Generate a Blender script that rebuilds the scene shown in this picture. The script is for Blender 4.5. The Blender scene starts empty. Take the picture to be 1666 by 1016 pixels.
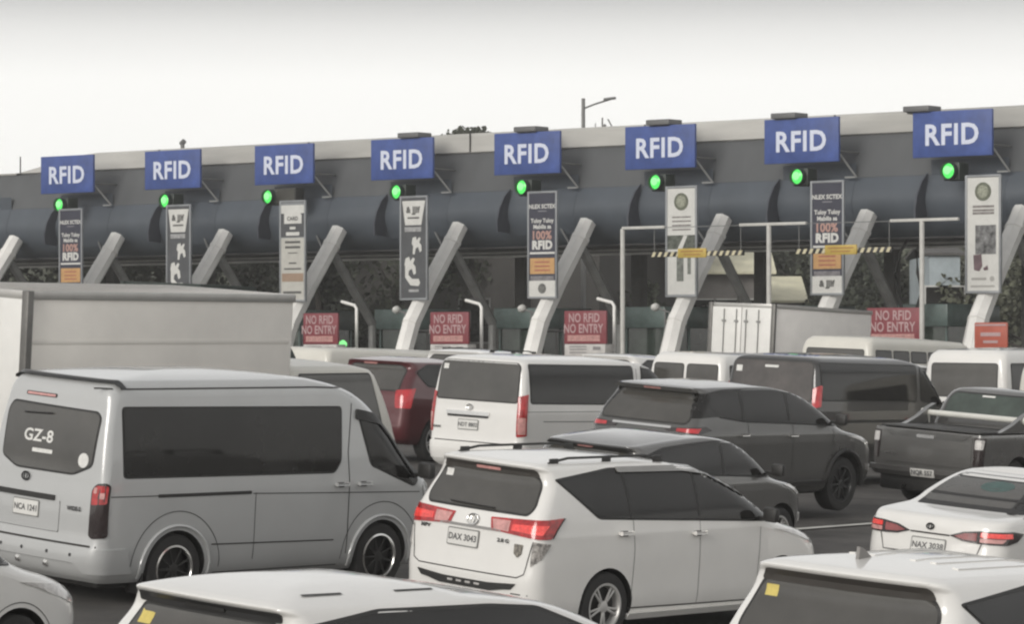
import bpy, bmesh, math, random
import numpy as np
from mathutils import Vector, Matrix
random.seed(7)
SC = bpy.context.scene
COL = SC.collection
R = math.radians
# ------------------------------------------------------------------ camera
CAMH = 2.8; FPX = 5600.0
cam = bpy.data.cameras.new('camera'); camo = bpy.data.objects.new('camera', cam); COL.objects.link(camo)
camo.location = (0, 0, CAMH); camo.rotation_euler = (R(90), 0, 0)
cam.sensor_width = 36; cam.lens = 36*FPX/1666; cam.shift_y = 62/1666; cam.clip_end = 5000; cam.clip_start = .5
SC.camera = camo
# ------------------------------------------------------------------ world: overcast sky
SUN_EL, SUN_AZ = 21, 216          # azimuth clockwise from +Y
W = bpy.data.worlds.new("World"); SC.world = W; W.use_nodes = True
nt = W.node_tree; nt.nodes.clear()
def N(t, **k):
    n = nt.nodes.new(t)
    for a, b in k.items(): setattr(n, a, b)
    return n
out = N('ShaderNodeOutputWorld'); bg = N('ShaderNodeBackground')
sky = N('ShaderNodeTexSky', sky_type='NISHITA', sun_disc=False, sun_elevation=R(SUN_EL), sun_rotation=R(SUN_AZ))
sky.dust_density = 5
hsv = N('ShaderNodeHueSaturation'); hsv.inputs['Saturation'].default_value = .25
tc = N('ShaderNodeTexCoord'); sp = N('ShaderNodeSeparateXYZ'); rp = N('ShaderNodeValToRGB')
noi = N('ShaderNodeTexNoise'); noi.inputs['Scale'].default_value = 2.2; noi.inputs['Detail'].default_value = 5
mul = N('ShaderNodeMix', data_type='RGBA', blend_type='MULTIPLY'); mul.inputs[0].default_value = .12
mx = N('ShaderNodeMix', data_type='RGBA'); mx.inputs[0].default_value = .9
# cloud layer: brightest low over the horizon, greyer higher up
e = rp.color_ramp.elements
e[0].position = 0.0; e[0].color = (11.2, 11.0, 10.4, 1)
e[1].position = 1.0; e[1].color = (4.4, 4.4, 4.45, 1)
for p_, c_ in ((.04, (10.4, 10.33, 10.0)), (.079, (9.9, 9.83, 9.55)), (.092, (8.1, 8.05, 7.85)), (.106, (4.6, 4.6, 4.55)), (.15, (7.4, 7.4, 7.3)), (.28, (8.0, 8.0, 7.9)), (.55, (4.9, 4.9, 4.9))):
    q = e.new(p_); q.color = (*c_, 1)
nt.links.new(tc.outputs['Generated'], sp.inputs[0]); nt.links.new(sp.outputs['Z'], rp.inputs[0])
nt.links.new(tc.outputs['Generated'], noi.inputs['Vector'])
nt.links.new(sky.outputs[0], hsv.inputs['Color'])
nt.links.new(rp.outputs[0], mul.inputs[6]); nt.links.new(noi.outputs['Fac'], mul.inputs[7])
nt.links.new(hsv.outputs[0], mx.inputs[6]); nt.links.new(mul.outputs[2], mx.inputs[7])
nt.links.new(mx.outputs[2], bg.inputs[0]); bg.inputs[1].default_value = .1
nt.links.new(bg.outputs[0], out.inputs[0])
# ------------------------------------------------------------------ sun (veiled by cloud)
su = bpy.data.lights.new('sun', 'SUN'); su.energy = 1.5; su.angle = R(28); su.color = (1, .965, .91)
suo = bpy.data.objects.new('sun', su); COL.objects.link(suo)
az = R(SUN_AZ); sd = Vector((math.sin(az)*math.cos(R(SUN_EL)), math.cos(az)*math.cos(R(SUN_EL)), math.sin(R(SUN_EL))))
suo.rotation_euler = sd.to_track_quat('Z', 'Y').to_euler()
SC.view_settings.view_transform = 'Standard'; SC.view_settings.look = 'None'; SC.view_settings.exposure = .36; SC.view_settings.gamma = 1
SC.cycles.filter_width = 2.3          # the photograph is a soft video frame

# ------------------------------------------------------------------ materials
MATS = {}
def mat(name, col, rough=.5, metal=0., coat=0., emit=None, es=0., noise=.06, nscale=3., bump=0., bscale=40., spec=.5, coord='Object', stretch=None, trans=0):
    if name in MATS: return MATS[name]
    m = bpy.data.materials.new(name); m.use_nodes = True; t = m.node_tree
    b = t.nodes['Principled BSDF']
    b.inputs['Roughness'].default_value = rough; b.inputs['Metallic'].default_value = metal
    b.inputs['Coat Weight'].default_value = coat; b.inputs['Coat Roughness'].default_value = .04
    b.inputs['Specular IOR Level'].default_value = spec
    b.inputs['Base Color'].default_value = (*col, 1)
    if trans: b.inputs['Transmission Weight'].default_value = trans
    if emit: b.inputs['Emission Color'].default_value = (*emit, 1); b.inputs['Emission Strength'].default_value = es
    co = t.nodes.new('ShaderNodeTexCoord'); mp = t.nodes.new('ShaderNodeMapping')
    t.links.new(co.outputs[coord], mp.inputs[0])
    if stretch: mp.inputs['Scale'].default_value = stretch
    if noise:
        n = t.nodes.new('ShaderNodeTexNoise'); n.inputs['Scale'].default_value = nscale; n.inputs['Detail'].default_value = 6; n.inputs['Roughness'].default_value = .65
        r = t.nodes.new('ShaderNodeValToRGB')
        r.color_ramp.elements[0].position = .3; r.color_ramp.elements[1].position = .72
        r.color_ramp.elements[0].color = (*[c*(1-noise*1.6) for c in col], 1); r.color_ramp.elements[1].color = (*[min(1, c*(1+noise)) for c in col], 1)
        t.links.new(mp.outputs[0], n.inputs['Vector']); t.links.new(n.outputs['Fac'], r.inputs[0]); t.links.new(r.outputs[0], b.inputs['Base Color'])
    if bump:
        n2 = t.nodes.new('ShaderNodeTexNoise'); n2.inputs['Scale'].default_value = bscale; n2.inputs['Detail'].default_value = 4
        bu = t.nodes.new('ShaderNodeBump'); bu.inputs['Strength'].default_value = bump; bu.inputs['Distance'].default_value = .02
        t.links.new(mp.outputs[0], n2.inputs['Vector']); t.links.new(n2.outputs['Fac'], bu.inputs['Height']); t.links.new(bu.outputs[0], b.inputs['Normal'])
    MATS[name] = m; return m
WHITE = mat('white_paint', (.75, .735, .705), .34, 0, .9, noise=.035, nscale=1.3)
CREAM = mat('cream_paint', (.64, .62, .56), .4, 0, .3, noise=.05, nscale=1.3)
SILVER = mat('silver_paint', (.462, .466, .462), .33, .12, .9, noise=.03, nscale=1.3)
GREY = mat('dark_grey_paint', (.098, .096, .092), .26, .3, 1, noise=.06, nscale=1.5)
GREY2 = mat('grey_paint', (.13, .127, .122), .26, .35, 1, noise=.06, nscale=1.5)
BLACKP = mat('black_paint', (.035, .034, .033), .3, .1, 1, noise=.06, nscale=1.5)
RED = mat('maroon_paint', (.09, .016, .02), .33, .2, .9, noise=.05, nscale=1.5)
GLASS = mat('tinted_glass', (.015, .014, .013), .07, 0, 0, noise=.3, nscale=.7, spec=.4)
GLASSR = mat('rear_tinted_glass', (.08, .076, .069), .1, 0, 0, noise=.2, nscale=.9, spec=.75)
GLASSG = mat('green_glass', (.05, .066, .055), .08, 0, 0, noise=.3, nscale=2.4, spec=.8)
BLACK = mat('black_plastic', (.022, .021, .02), .55, noise=.1)
SEAM = mat('seam_gap', (.03, .028, .026), .8, noise=0)
RUBBER = mat('tyre_rubber', (.028, .027, .026), .85, noise=.15, nscale=8)
ALLOY = mat('alloy', (.58, .57, .55), .38, .45, noise=.05)
DALLOY = mat('dark_alloy', (.06, .06, .06), .35, .5, noise=.05)
CHROME = mat('chrome', (.75, .74, .72), .18, .95, noise=0)
LAMPR = mat('red_lens', (.42, .02, .022), .15, 0, .6, noise=.35, nscale=14)
LAMPB = mat('lit_red_lens', (.38, .025, .03), .15, 0, .6, emit=(1, .05, .06), es=.10, noise=.3, nscale=9)
LAMPP = mat('pale_red_lens', (.6, .3, .28), .2, 0, .5, noise=.2, nscale=14)
LAMPW = mat('clear_lens', (.6, .58, .56), .12, .2, .6, noise=.2, nscale=16)
LAMPD = mat('smoked_lens', (.03, .022, .022), .15, 0, .6, noise=.1)
PLATE = mat('plate_white', (.68, .67, .64), .5, noise=.04)
INK = mat('plate_ink', (.1, .1, .1), .6, noise=0)
YEL = mat('yellow_sticker', (.62, .5, .14), .5, noise=.08, nscale=30)
STK = mat('white_sticker', (.7, .69, .66), .5, noise=.1, nscale=20)
TEALS = mat('teal_sticker', (.035, .085, .075), .3, noise=.2, nscale=9)

# ------------------------------------------------------------------ object helpers
def empty(name, label, cat, group=None, loc=(0, 0, 0), M=None):
    o = bpy.data.objects.new(name, None); COL.objects.link(o); o.empty_display_size = .3
    if M is not None: o.matrix_world = M
    else: o.location = loc
    o['label'] = label; o['category'] = cat
    if group: o['group'] = group
    return o
def link(name, me, parent=None, label=None):
    o = bpy.data.objects.new(name, me); COL.objects.link(o)
    if parent is not None: o.parent = parent
    if label: o['label'] = label
    return o
def finish(bm, name, mats, smooth=None):
    me = bpy.data.meshes.new(name)
    bmesh.ops.recalc_face_normals(bm, faces=bm.faces)
    bm.to_mesh(me); bm.free()
    for m in (mats if isinstance(mats, (list, tuple)) else [mats]): me.materials.append(m)
    if smooth is not None:
        for p in me.polygons: p.use_smooth = True
        me.set_sharp_from_angle(angle=R(smooth))
    return me
class MB:
    """collects simple solids in one mesh"""
    def __init__(s): s.bm = bmesh.new()
    def box(s, x0, x1, y0, y1, z0, z1, bev=0, M=None, mi=0):
        r = bmesh.ops.create_cube(s.bm, size=1)
        vs = r['verts']
        for v in vs: v.co = Vector(((x0+x1)/2+v.co.x*(x1-x0), (y0+y1)/2+v.co.y*(y1-y0), (z0+z1)/2+v.co.z*(z1-z0)))
        if bev:
            ed = list({e for v in vs for e in v.link_edges})
            r2 = bmesh.ops.bevel(s.bm, geom=ed, offset=bev, segments=2, affect='EDGES', profile=.5)
            vs = list({v for f in r2['faces'] for v in f.verts} | {v for v in vs if v.is_valid})
        if M is not None:
            for v in vs: v.co = M @ v.co
        if mi:
            for f in {f for v in vs for f in v.link_faces}: f.material_index = mi
        return s
    def tube(s, pts, r, n=8, caps=True, rot=0):
        pts = [Vector(p) for p in pts]; rs = r if isinstance(r, (list, tuple)) else [r]*len(pts)
        rings = []
        ref = None
        for i, p in enumerate(pts):
            d = (pts[min(i+1, len(pts)-1)]-pts[max(i-1, 0)]).normalized()
            if ref is None: ref = Vector((0, 0, 1)) if abs(d.z) < .9 else Vector((1, 0, 0))
            a = d.cross(ref).normalized(); b = a.cross(d)
            rings.append([s.bm.verts.new(p+(a*math.cos(rot+2*math.pi*k/n)+b*math.sin(rot+2*math.pi*k/n))*rs[i]) for k in range(n)])
        for A, B in zip(rings, rings[1:]):
            for k in range(n): s.bm.faces.new((A[k], A[(k+1) % n], B[(k+1) % n], B[k]))
        if caps: s.bm.faces.new(rings[0]); s.bm.faces.new(rings[-1])
        return s
    def lathe(s, prof, n=28, axis='y', c=(0, 0, 0)):
        """prof: (r, h); revolve round axis"""
        rings = []
        for r_, h in prof:
            ring = []
            for k in range(n):
                a = 2*math.pi*k/n; u, v = r_*math.cos(a), r_*math.sin(a)
                p = {'y': (u, h, v), 'z': (u, v, h), 'x': (h, u, v)}[axis]
                ring.append(s.bm.verts.new((p[0]+c[0], p[1]+c[1], p[2]+c[2])))
            rings.append(ring)
        for A, B in zip(rings, rings[1:]):
            for k in range(n): s.bm.faces.new((A[k], A[(k+1) % n], B[(k+1) % n], B[k]))
        return s
    def prism(s, poly, y0, y1, plane='xz'):
        """extruded polygon; plane xz -> thickness in y, yz -> thickness in x"""
        def P(a, b, t): return (a, t, b) if plane == 'xz' else ((t, a, b) if plane == 'yz' else (a, b, t))
        A = [s.bm.verts.new(P(a, b, y0)) for a, b in poly]; B = [s.bm.verts.new(P(a, b, y1)) for a, b in poly]
        n = len(poly)
        for k in range(n): s.bm.faces.new((A[k], A[(k+1) % n], B[(k+1) % n], B[k]))
        s.bm.faces.new(A); s.bm.faces.new(B[::-1]); return s
    def build(s, name, m, parent=None, smooth=30, label=None):
        return link(name, finish(s.bm, name, m, smooth), parent, label)
_tc = {}
def text2d(txt, size, bold=0.0, sx=1.0):
    """flat lettering -> (verts2d centred, faces)"""
    k = (txt, size, bold, sx)
    if k in _tc: return _tc[k]
    cu = bpy.data.curves.new('t', 'FONT'); cu.body = txt; cu.size = size; cu.offset = bold; cu.align_x = 'CENTER'; cu.align_y = 'CENTER'
    cu.resolution_u = 3; cu.space_character = 1.0+bold*4
    o = bpy.data.objects.new('t', cu); COL.objects.link(o)
    dg = bpy.context.evaluated_depsgraph_get(); me = bpy.data.meshes.new_from_object(o.evaluated_get(dg))
    vs = [(v.co.x*sx, v.co.y) for v in me.vertices]; fs = [tuple(p.vertices) for p in me.polygons]
    ax = [v[0] for v in vs]; ay = [v[1] for v in vs]
    if vs:
        cx, cy = (min(ax)+max(ax))/2, (min(ay)+max(ay))/2
        vs = [(a-cx, b-cy) for a, b in vs]
    bpy.data.objects.remove(o); bpy.data.curves.remove(cu); bpy.data.meshes.remove(me)
    _tc[k] = (vs, fs); return _tc[k]
def add_flat(bm, geo, f):
    vs = [bm.verts.new(f(a, b)) for a, b in geo[0]]
    for fc in geo[1]:
        try: bm.faces.new([vs[i] for i in fc])
        except ValueError: pass

# ------------------------------------------------------------------ ground
def ground(X, Y):
    if Y < 34: r = .018*(max(Y, -40)-34)
    else:
        t = min(1, (Y-34)/34.); r = .92*(1-(1-t)**1.7)
    return -.045*max(-9, min(9, X)) + r
def ax(lst):
    o = []
    for a, b, st in lst: o += list(np.arange(a, b, st))
    return o+[lst[-1][1]]
xs = ax([(-900, -60, 120), (-60, -12, 6), (-12, 12, 1.), (12, 60, 6), (60, 900, 120)])
ys = ax([(-60, 0, 10), (0, 75, 1.0), (75, 200, 8), (200, 1200, 200)])
bm = bmesh.new(); g = [[bm.verts.new((x, y, ground(x, y))) for x in xs] for y in ys]
for j in range(len(ys)-1):
    for i in range(len(xs)-1): bm.faces.new((g[j][i], g[j][i+1], g[j+1][i+1], g[j+1][i]))
ASPH = mat('asphalt', (.084, .078, .072), .85, noise=.4, nscale=.6, bump=.5, bscale=60)
o = link('ground', finish(bm, 'ground', ASPH, 60)); o['kind'] = 'structure'
HD = (math.sin(R(37)), math.cos(R(37)))        # travel direction of the queue
def lane_line(name, lam, t0, t1, w=.14):
    """painted line: lam = distance across the road, t = distance along it"""
    bm = bmesh.new(); prev = None
    t = t0
    while t <= t1+1e-6:
        row = []
        for s_ in (-w/2, w/2):
            l = lam+s_
            x = l*HD[1]+t*HD[0]; y = -l*HD[0]+t*HD[1]
            row.append(bm.verts.new((x, y, ground(x, y)+.02)))
        if prev: bm.faces.new((prev[0], prev[1], row[1], row[0]))
        prev = row; t += .5
    o = link(name, finish(bm, name, mat('road_paint', (.62, .61, .57), .7, noise=.2, nscale=4, coord='Object'), 60)); o['kind'] = 'structure'
for i, (lam, a, b) in enumerate(((-25.15, 34.5, 44.5), (-13.6, 10, 34), (-29, 50, 62), (-21.9, 32, 42))):
    lane_line('road_marking', lam, a, b)

# ------------------------------------------------------------------ vehicle shell
def pchip(xs, ys, x):
    n = len(xs); h = [xs[i+1]-xs[i] for i in range(n-1)]; dl = [(ys[i+1]-ys[i])/h[i] for i in range(n-1)]
    d = [0]*n; d[0] = dl[0]; d[-1] = dl[-1]
    for i in range(1, n-1):
        if dl[i-1]*dl[i] > 0:
            w1 = 2*h[i]+h[i-1]; w2 = h[i]+2*h[i-1]; d[i] = (w1+w2)/(w1/dl[i-1]+w2/dl[i])
    x = max(xs[0], min(xs[-1], x)); i = 0
    while i < n-2 and x > xs[i+1]: i += 1
    t = (x-xs[i])/h[i]
    return ((1+2*t)*(1-t)**2*ys[i]+t*(1-t)**2*h[i]*d[i]+t*t*(3-2*t)*ys[i+1]+t*t*(t-1)*h[i]*d[i+1])
class Shell:
    """body surface given by plan sections at each height. keys: z, x_rear, x_front, half_width, r_rear, r_front"""
    def __init__(s, keys, crown=.05, br=.05, bf=.12, tr=.03, tf=.05, arch=None):
        s.k = keys; s.z = [k[0] for k in keys]; s.cols = list(zip(*keys)); s.crown = crown
        s.br, s.bf, s.tr, s.tf = br, bf, tr, tf; s.xm = (keys[0][1]+keys[0][2])/2; s.ztop = s.z[-1]; s.arch = arch
        s.memo = {}
    def prm(s, z):
        z = round(max(s.z[0], min(s.ztop, z)), 4)
        if z not in s.memo: s.memo[z] = [pchip(s.z, s.cols[c], z) for c in range(1, 6)]
        return s.memo[z]
    def hw(s, x, z):
        xr, xf, w, rr, rf = s.prm(z)
        if x < s.xm: return w-s.tr*min(1, (s.xm-x)/(s.xm-s.cols[1][0]+.2))**2.5
        return w-s.tf*min(1.1, (x-s.xm)/(s.cols[2][0]-s.xm+.2))**2.5
    def warp(s, x, y, z):
        if s.arch:
            f = max(0, min(1, (z-s.arch[2])/(s.ztop-s.arch[2]))); dx = x-s.arch[0]
            z = z - f*(s.arch[1] if dx < 0 else s.arch[3])*dx*dx
        return (x, y, z)
    def wrap(s, q, z, off=0, end=-1, xmax=None):
        """q measured from the middle of the rear (end=-1) or the front (end=1) round the corner; q<0 is the right side"""
        xr, xf, w, rr, rf = s.prm(z); sg = -1 if q < 0 else 1; a = abs(q)
        r = rr if end < 0 else rf; x0 = xr if end < 0 else xf; b = s.br if end < 0 else s.bf; d = 1 if end < 0 else -1
        wc = s.hw(x0+d*r, z); r = min(r, wc*.8); yc = wc-r; xb = x0+d*b*(yc/wc)**2; L = math.pi/2*r
        if a <= yc: x, y = x0+d*(b*(a/wc)**2-off), a
        elif a <= yc+L:
            th = (a-yc)/r; x = xb+d*(r-(r+off)*math.cos(th)); y = yc+(r+off)*math.sin(th)
        else:
            x = xb+d*(r+a-yc-L); y = s.hw(x, z)+off
        return s.warp(x, sg*y, z)
    def rear(s, y, z, off=0): return s.wrap(y if y else 1e-9, z, off, -1)
    def front(s, y, z, off=0): return s.wrap(y if y else 1e-9, z, off, 1)
    def wrapf(s, q, z, off=0): return s.wrap(q, z, off, 1)
    def side(s, x, z, off=0, sg=-1):
        xr, xf, w, rr, rf = s.prm(z); y = s.hw(x, z)
        for end, x0, r, d, b in ((-1, xr, rr, 1, s.br), (1, xf, rf, -1, s.bf)):
            wc = s.hw(x0+d*r, z); r = min(r, wc*.8); yc = wc-r; xc = x0+d*b*(yc/w)**2+d*r
            if (x-xc)*d < 0: y = yc+math.sqrt(max(0, r*r-(x-xc)**2))
        return s.warp(x, sg*(y+off), z)
    def xside(s, x, z, off=0): return s.side(x, z, off)
    def roof(s, x, y, off=0):
        xr, xf, w, rr, rf = s.prm(s.ztop); xm = s.xt()
        k = max(abs(y)/w, (xm-x)/(xm-xr) if x < xm else (x-xm)/(xf-xm)); k = min(1, k)
        return s.warp(x, y, s.ztop+s.crown*(1-k**2.2)+off)
    def xt(s): xr, xf = s.prm(s.ztop)[:2]; return (xr+xf)/2
    def ring(s, z):
        pts = []
        for end in (-1, 1):
            xr, xf, w, rr, rf = s.prm(z); r = rr if end < 0 else rf; x0 = xr if end < 0 else xf; d = 1 if end < 0 else -1
            wc = s.hw(x0+d*r, z); r = min(r, wc*.8); yc = wc-r; L = math.pi/2*r; xb = x0+d*(s.br if end < 0 else s.bf)*(yc/wc)**2
            xc = xb+d*r
            mid = s.xm if z < s.ztop*.55 else (xr+xf)/2
            qs = [yc*i/7 for i in range(8)]+[yc+L*i/8 for i in range(1, 9)]+[yc+L+abs(mid-xc)*i/12 for i in range(1, 13)]
            if end == 1: qs = qs[:-1]
            pts.append([s.wrap(q+1e-9, z, 0, end) for q in qs])
        half = pts[0]+pts[1][::-1]           # left side, rear middle -> front middle
        return half + [(x, -y, zz) for x, y, zz in half[::-1][1:-1]]
    def body(s, paint, arches=(), R_=.4, zlev=None, lower=None):
        bm = bmesh.new(); zs = []
        for a, b in zip(s.k, s.k[1:]):
            n = max(1, int(math.ceil(max((b[0]-a[0])/.07, abs(b[2]-a[2])/.07, abs(b[1]-a[1])/.06)))); n = min(n, 12)
            zs += [a[0]+(b[0]-a[0])*i/n for i in range(n)]
        zs.append(s.ztop)
        rings = [[bm.verts.new(p) for p in s.ring(z)] for z in zs]
        top = s.ring(s.ztop); xm = s.xt()
        for k in (.96, .9, .82, .7, .55, .38, .2, .06):
            rings.append([bm.verts.new((xm+(p[0]-xm)*k, p[1]*k, 0)) for p in top])
            for v, p in zip(rings[-1], top):
                v.co.z = s.warp(v.co.x, 0, s.ztop)[2]+s.crown*(1-k**2.2)
        n = len(rings[0])
        for A, B in zip(rings, rings[1:]):
            for i in range(n):
                f = bm.faces.new((A[i], A[(i+1) % n], B[(i+1) % n], B[i]))
                if lower and (A[i].co.z+B[i].co.z)/2 < lower: f.material_index = 1
        f = bm.faces.new(rings[0][::-1]); f.material_index = 1
        bm.faces.new(rings[-1])
        me = finish(bm, 'body', [paint, BLACK])
        if arches:
            tmp = bpy.data.objects.new('tmp', me); COL.objects.link(tmp); cut = MB()
            for x in arches:
                for sg in (-1, 1):
                    w = s.hw(x, .6); y0, y1 = sg*(w-.3), sg*(w+.3)
                    cut.lathe([(0.001, y0), (R_, y0), (R_, y1), (0.001, y1)], 36, 'y', (x, 0, s.wz))
            cm = finish(cut.bm, 'cut', [BLACK, BLACK])
            for p in cm.polygons: p.material_index = 1
            co = bpy.data.objects.new('cut', cm); COL.objects.link(co)
            md = tmp.modifiers.new('b', 'BOOLEAN'); md.operation = 'DIFFERENCE'; md.object = co; md.solver = 'EXACT'
            dg = bpy.context.evaluated_depsgraph_get(); me2 = bpy.data.meshes.new_from_object(tmp.evaluated_get(dg))
            bpy.data.objects.remove(tmp); bpy.data.objects.remove(co); me = me2; me.name = 'body'
        for p in me.polygons: p.use_smooth = True
        me.set_sharp_from_angle(angle=R(32))
        return me
def rpoly(pts, r=.05, n=4):
    if r <= 0: return list(pts)
    o = []; m = len(pts)
    for i in range(m):
        p = Vector(pts[i]); a = Vector(pts[i-1])-p; b = Vector(pts[(i+1) % m])-p
        rr = min(r, a.length*.45, b.length*.45); A = p+a.normalized()*rr; B = p+b.normalized()*rr
        for k in range(n+1):
            t = k/n; q = A*(1-t)**2+p*2*t*(1-t)+B*t*t; o.append((q.x, q.y))
    return o
def patch(poly, f, off=.006, depth=.02, st=(.07, .06), bm=None, mi=0):
    """curved panel: 2-D outline laid on the surface f(u, v, off) with a rim going inwards"""
    own = bm is None
    if own: bm = bmesh.new()
    b2 = bmesh.new(); b2.faces.new([b2.verts.new((a, b, 0)) for a, b in poly])
    for axis in (0, 1):
        lo = min(p[axis] for p in poly); hi = max(p[axis] for p in poly); n = int((hi-lo)/st[axis])
        for k in range(1, n+1):
            c = lo+(hi-lo)*k/(n+1); co = [0, 0, 0]; co[axis] = c; no = [0, 0, 0]; no[axis] = 1
            bmesh.ops.bisect_plane(b2, geom=b2.verts[:]+b2.edges[:]+b2.faces[:], plane_co=co, plane_no=no)
    b2.verts.index_update()
    V = [bm.verts.new(f(v.co.x, v.co.y, off)) for v in b2.verts]
    for fc in b2.faces:
        nf = bm.faces.new([V[v.index] for v in fc.verts]); nf.material_index = mi
    if depth:
        Wd = {}
        for e_ in b2.edges:
            if len(e_.link_faces) == 1:
                q = []
                for v in e_.verts:
                    if v.index not in Wd: Wd[v.index] = bm.verts.new(f(v.co.x, v.co.y, off-depth))
                    q.append(v.index)
                nf = bm.faces.new((V[q[0]], V[q[1]], Wd[q[1]], Wd[q[0]])); nf.material_index = mi
    b2.free(); return bm
def ribbon(bm, pts, w, f, off=.003, step=.08):
    P = [Vector(pts[0])]
    for a, b in zip(pts, pts[1:]):
        a, b = Vector(a), Vector(b); n = max(1, int((b-a).length/step))
        P += [a+(b-a)*k/n for k in range(1, n+1)]
    prev = None
    for i, p in enumerate(P):
        d = (P[min(i+1, len(P)-1)]-P[max(0, i-1)]).normalized(); nn = Vector((-d.y, d.x))*w/2
        row = [bm.verts.new(f(*(p+nn), off)), bm.verts.new(f(*(p-nn), off))]
        if prev: bm.faces.new((prev[0], prev[1], row[1], row[0]))
        prev = row

WH = {}
def wheel_mesh(r, w, style):
    k = (r, w, style)
    if k in WH: return WH[k]
    t = MB(); rr = r*.68 if style != 'steel' else r*.64
    t.lathe([(rr, -w*.48), (r*.86, -w*.52), (r*.95, -w*.49), (r, -w*.38), (r, w*.38), (r*.95, w*.49), (r*.86, w*.52), (rr, w*.48)], 40)
    tm = finish(t.bm, 'tyre', RUBBER, 40)
    b = MB()                                                 # outer face towards -y
    b.lathe([(rr*1.02, -w*.5), (rr*.93, -w*.5), (rr*.88, -w*.38), (rr*.86, w*.2)], 40)
    if style == 'dark': b = MB(); b.lathe([(rr*1.02, -w*.5), (rr*.94, -w*.52), (rr*.90, -w*.46), (rr*.90, -w*.36)], 40)
    rim = finish(b.bm, 'rim', {'dark': CHROME, 'black': DALLOY}.get(style, ALLOY), 40)
    c = MB(); hub = (BLACK if style == 'dark' else DALLOY if style == 'black' else ALLOY)
    if style == 'steel':
        c.lathe([(rr*.9, -w*.3), (rr*.7, -w*.34), (rr*.6, -w*.22), (rr*.3, -w*.22), (rr*.26, -w*.4), (.001, -w*.4)], 32)
    else:
        n = 5 if style == 'alloy' else 9
        for i in range(n):
            M = Matrix.Rotation(2*math.pi*i/n+.3, 4, 'Y')
            for dd in ((-.13, .13) if style == 'alloy' else (0,)):
                c.box(rr*.12, rr*.93, -w*.42, -w*.34, -rr*.05, rr*.05, .006, M @ Matrix.Rotation(dd, 4, 'Y'))
        c.lathe([(rr*.26, -w*.3), (rr*.24, -w*.42), (rr*.1, -w*.45), (.001, -w*.45)], 20)
    sp_ = finish(c.bm, 'spokes', hub, 35)
    d = MB(); d.lathe([(rr*.87, -w*.1), (.001, -w*.1)], 30); bk = finish(d.bm, 'brake', BLACK, 35)
    WH[k] = (tm, rim, sp_, bk); return WH[k]

VEH = []
def place(u, s, phi, Wd, dz=0.0, roll=0.0):
    """root matrix from where the rear right corner stands: bearing u, scale s (px per metre at that distance), heading phi"""
    Y = FPX/s; X = (u-833)/s; p = R(phi); h = Vector((math.sin(p), math.cos(p), 0)); l = Vector((-math.cos(p), math.sin(p), 0))
    o = Vector((X, Y, 0))+l*Wd/2
    def gp(v): return Vector((v.x, v.y, ground(v.x, v.y)))
    a, b = gp(o+h*.9), gp(o+h*3.7); c, d = gp(o+h*2.2-l*.8), gp(o+h*2.2+l*.8)
    fx = (b-a).normalized(); fy = (d-c).normalized(); fz = fx.cross(fy).normalized(); fy = fz.cross(fx).normalized()
    M = Matrix((fx, fy, fz)).transposed().to_4x4()
    o.z = a.z-fx.z/max(1e-6, math.hypot(fx.x, fx.y))*.9+dz
    M.translation = o
    if roll: M = M @ Matrix.Rotation(roll, 4, 'X')
    return M
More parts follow.
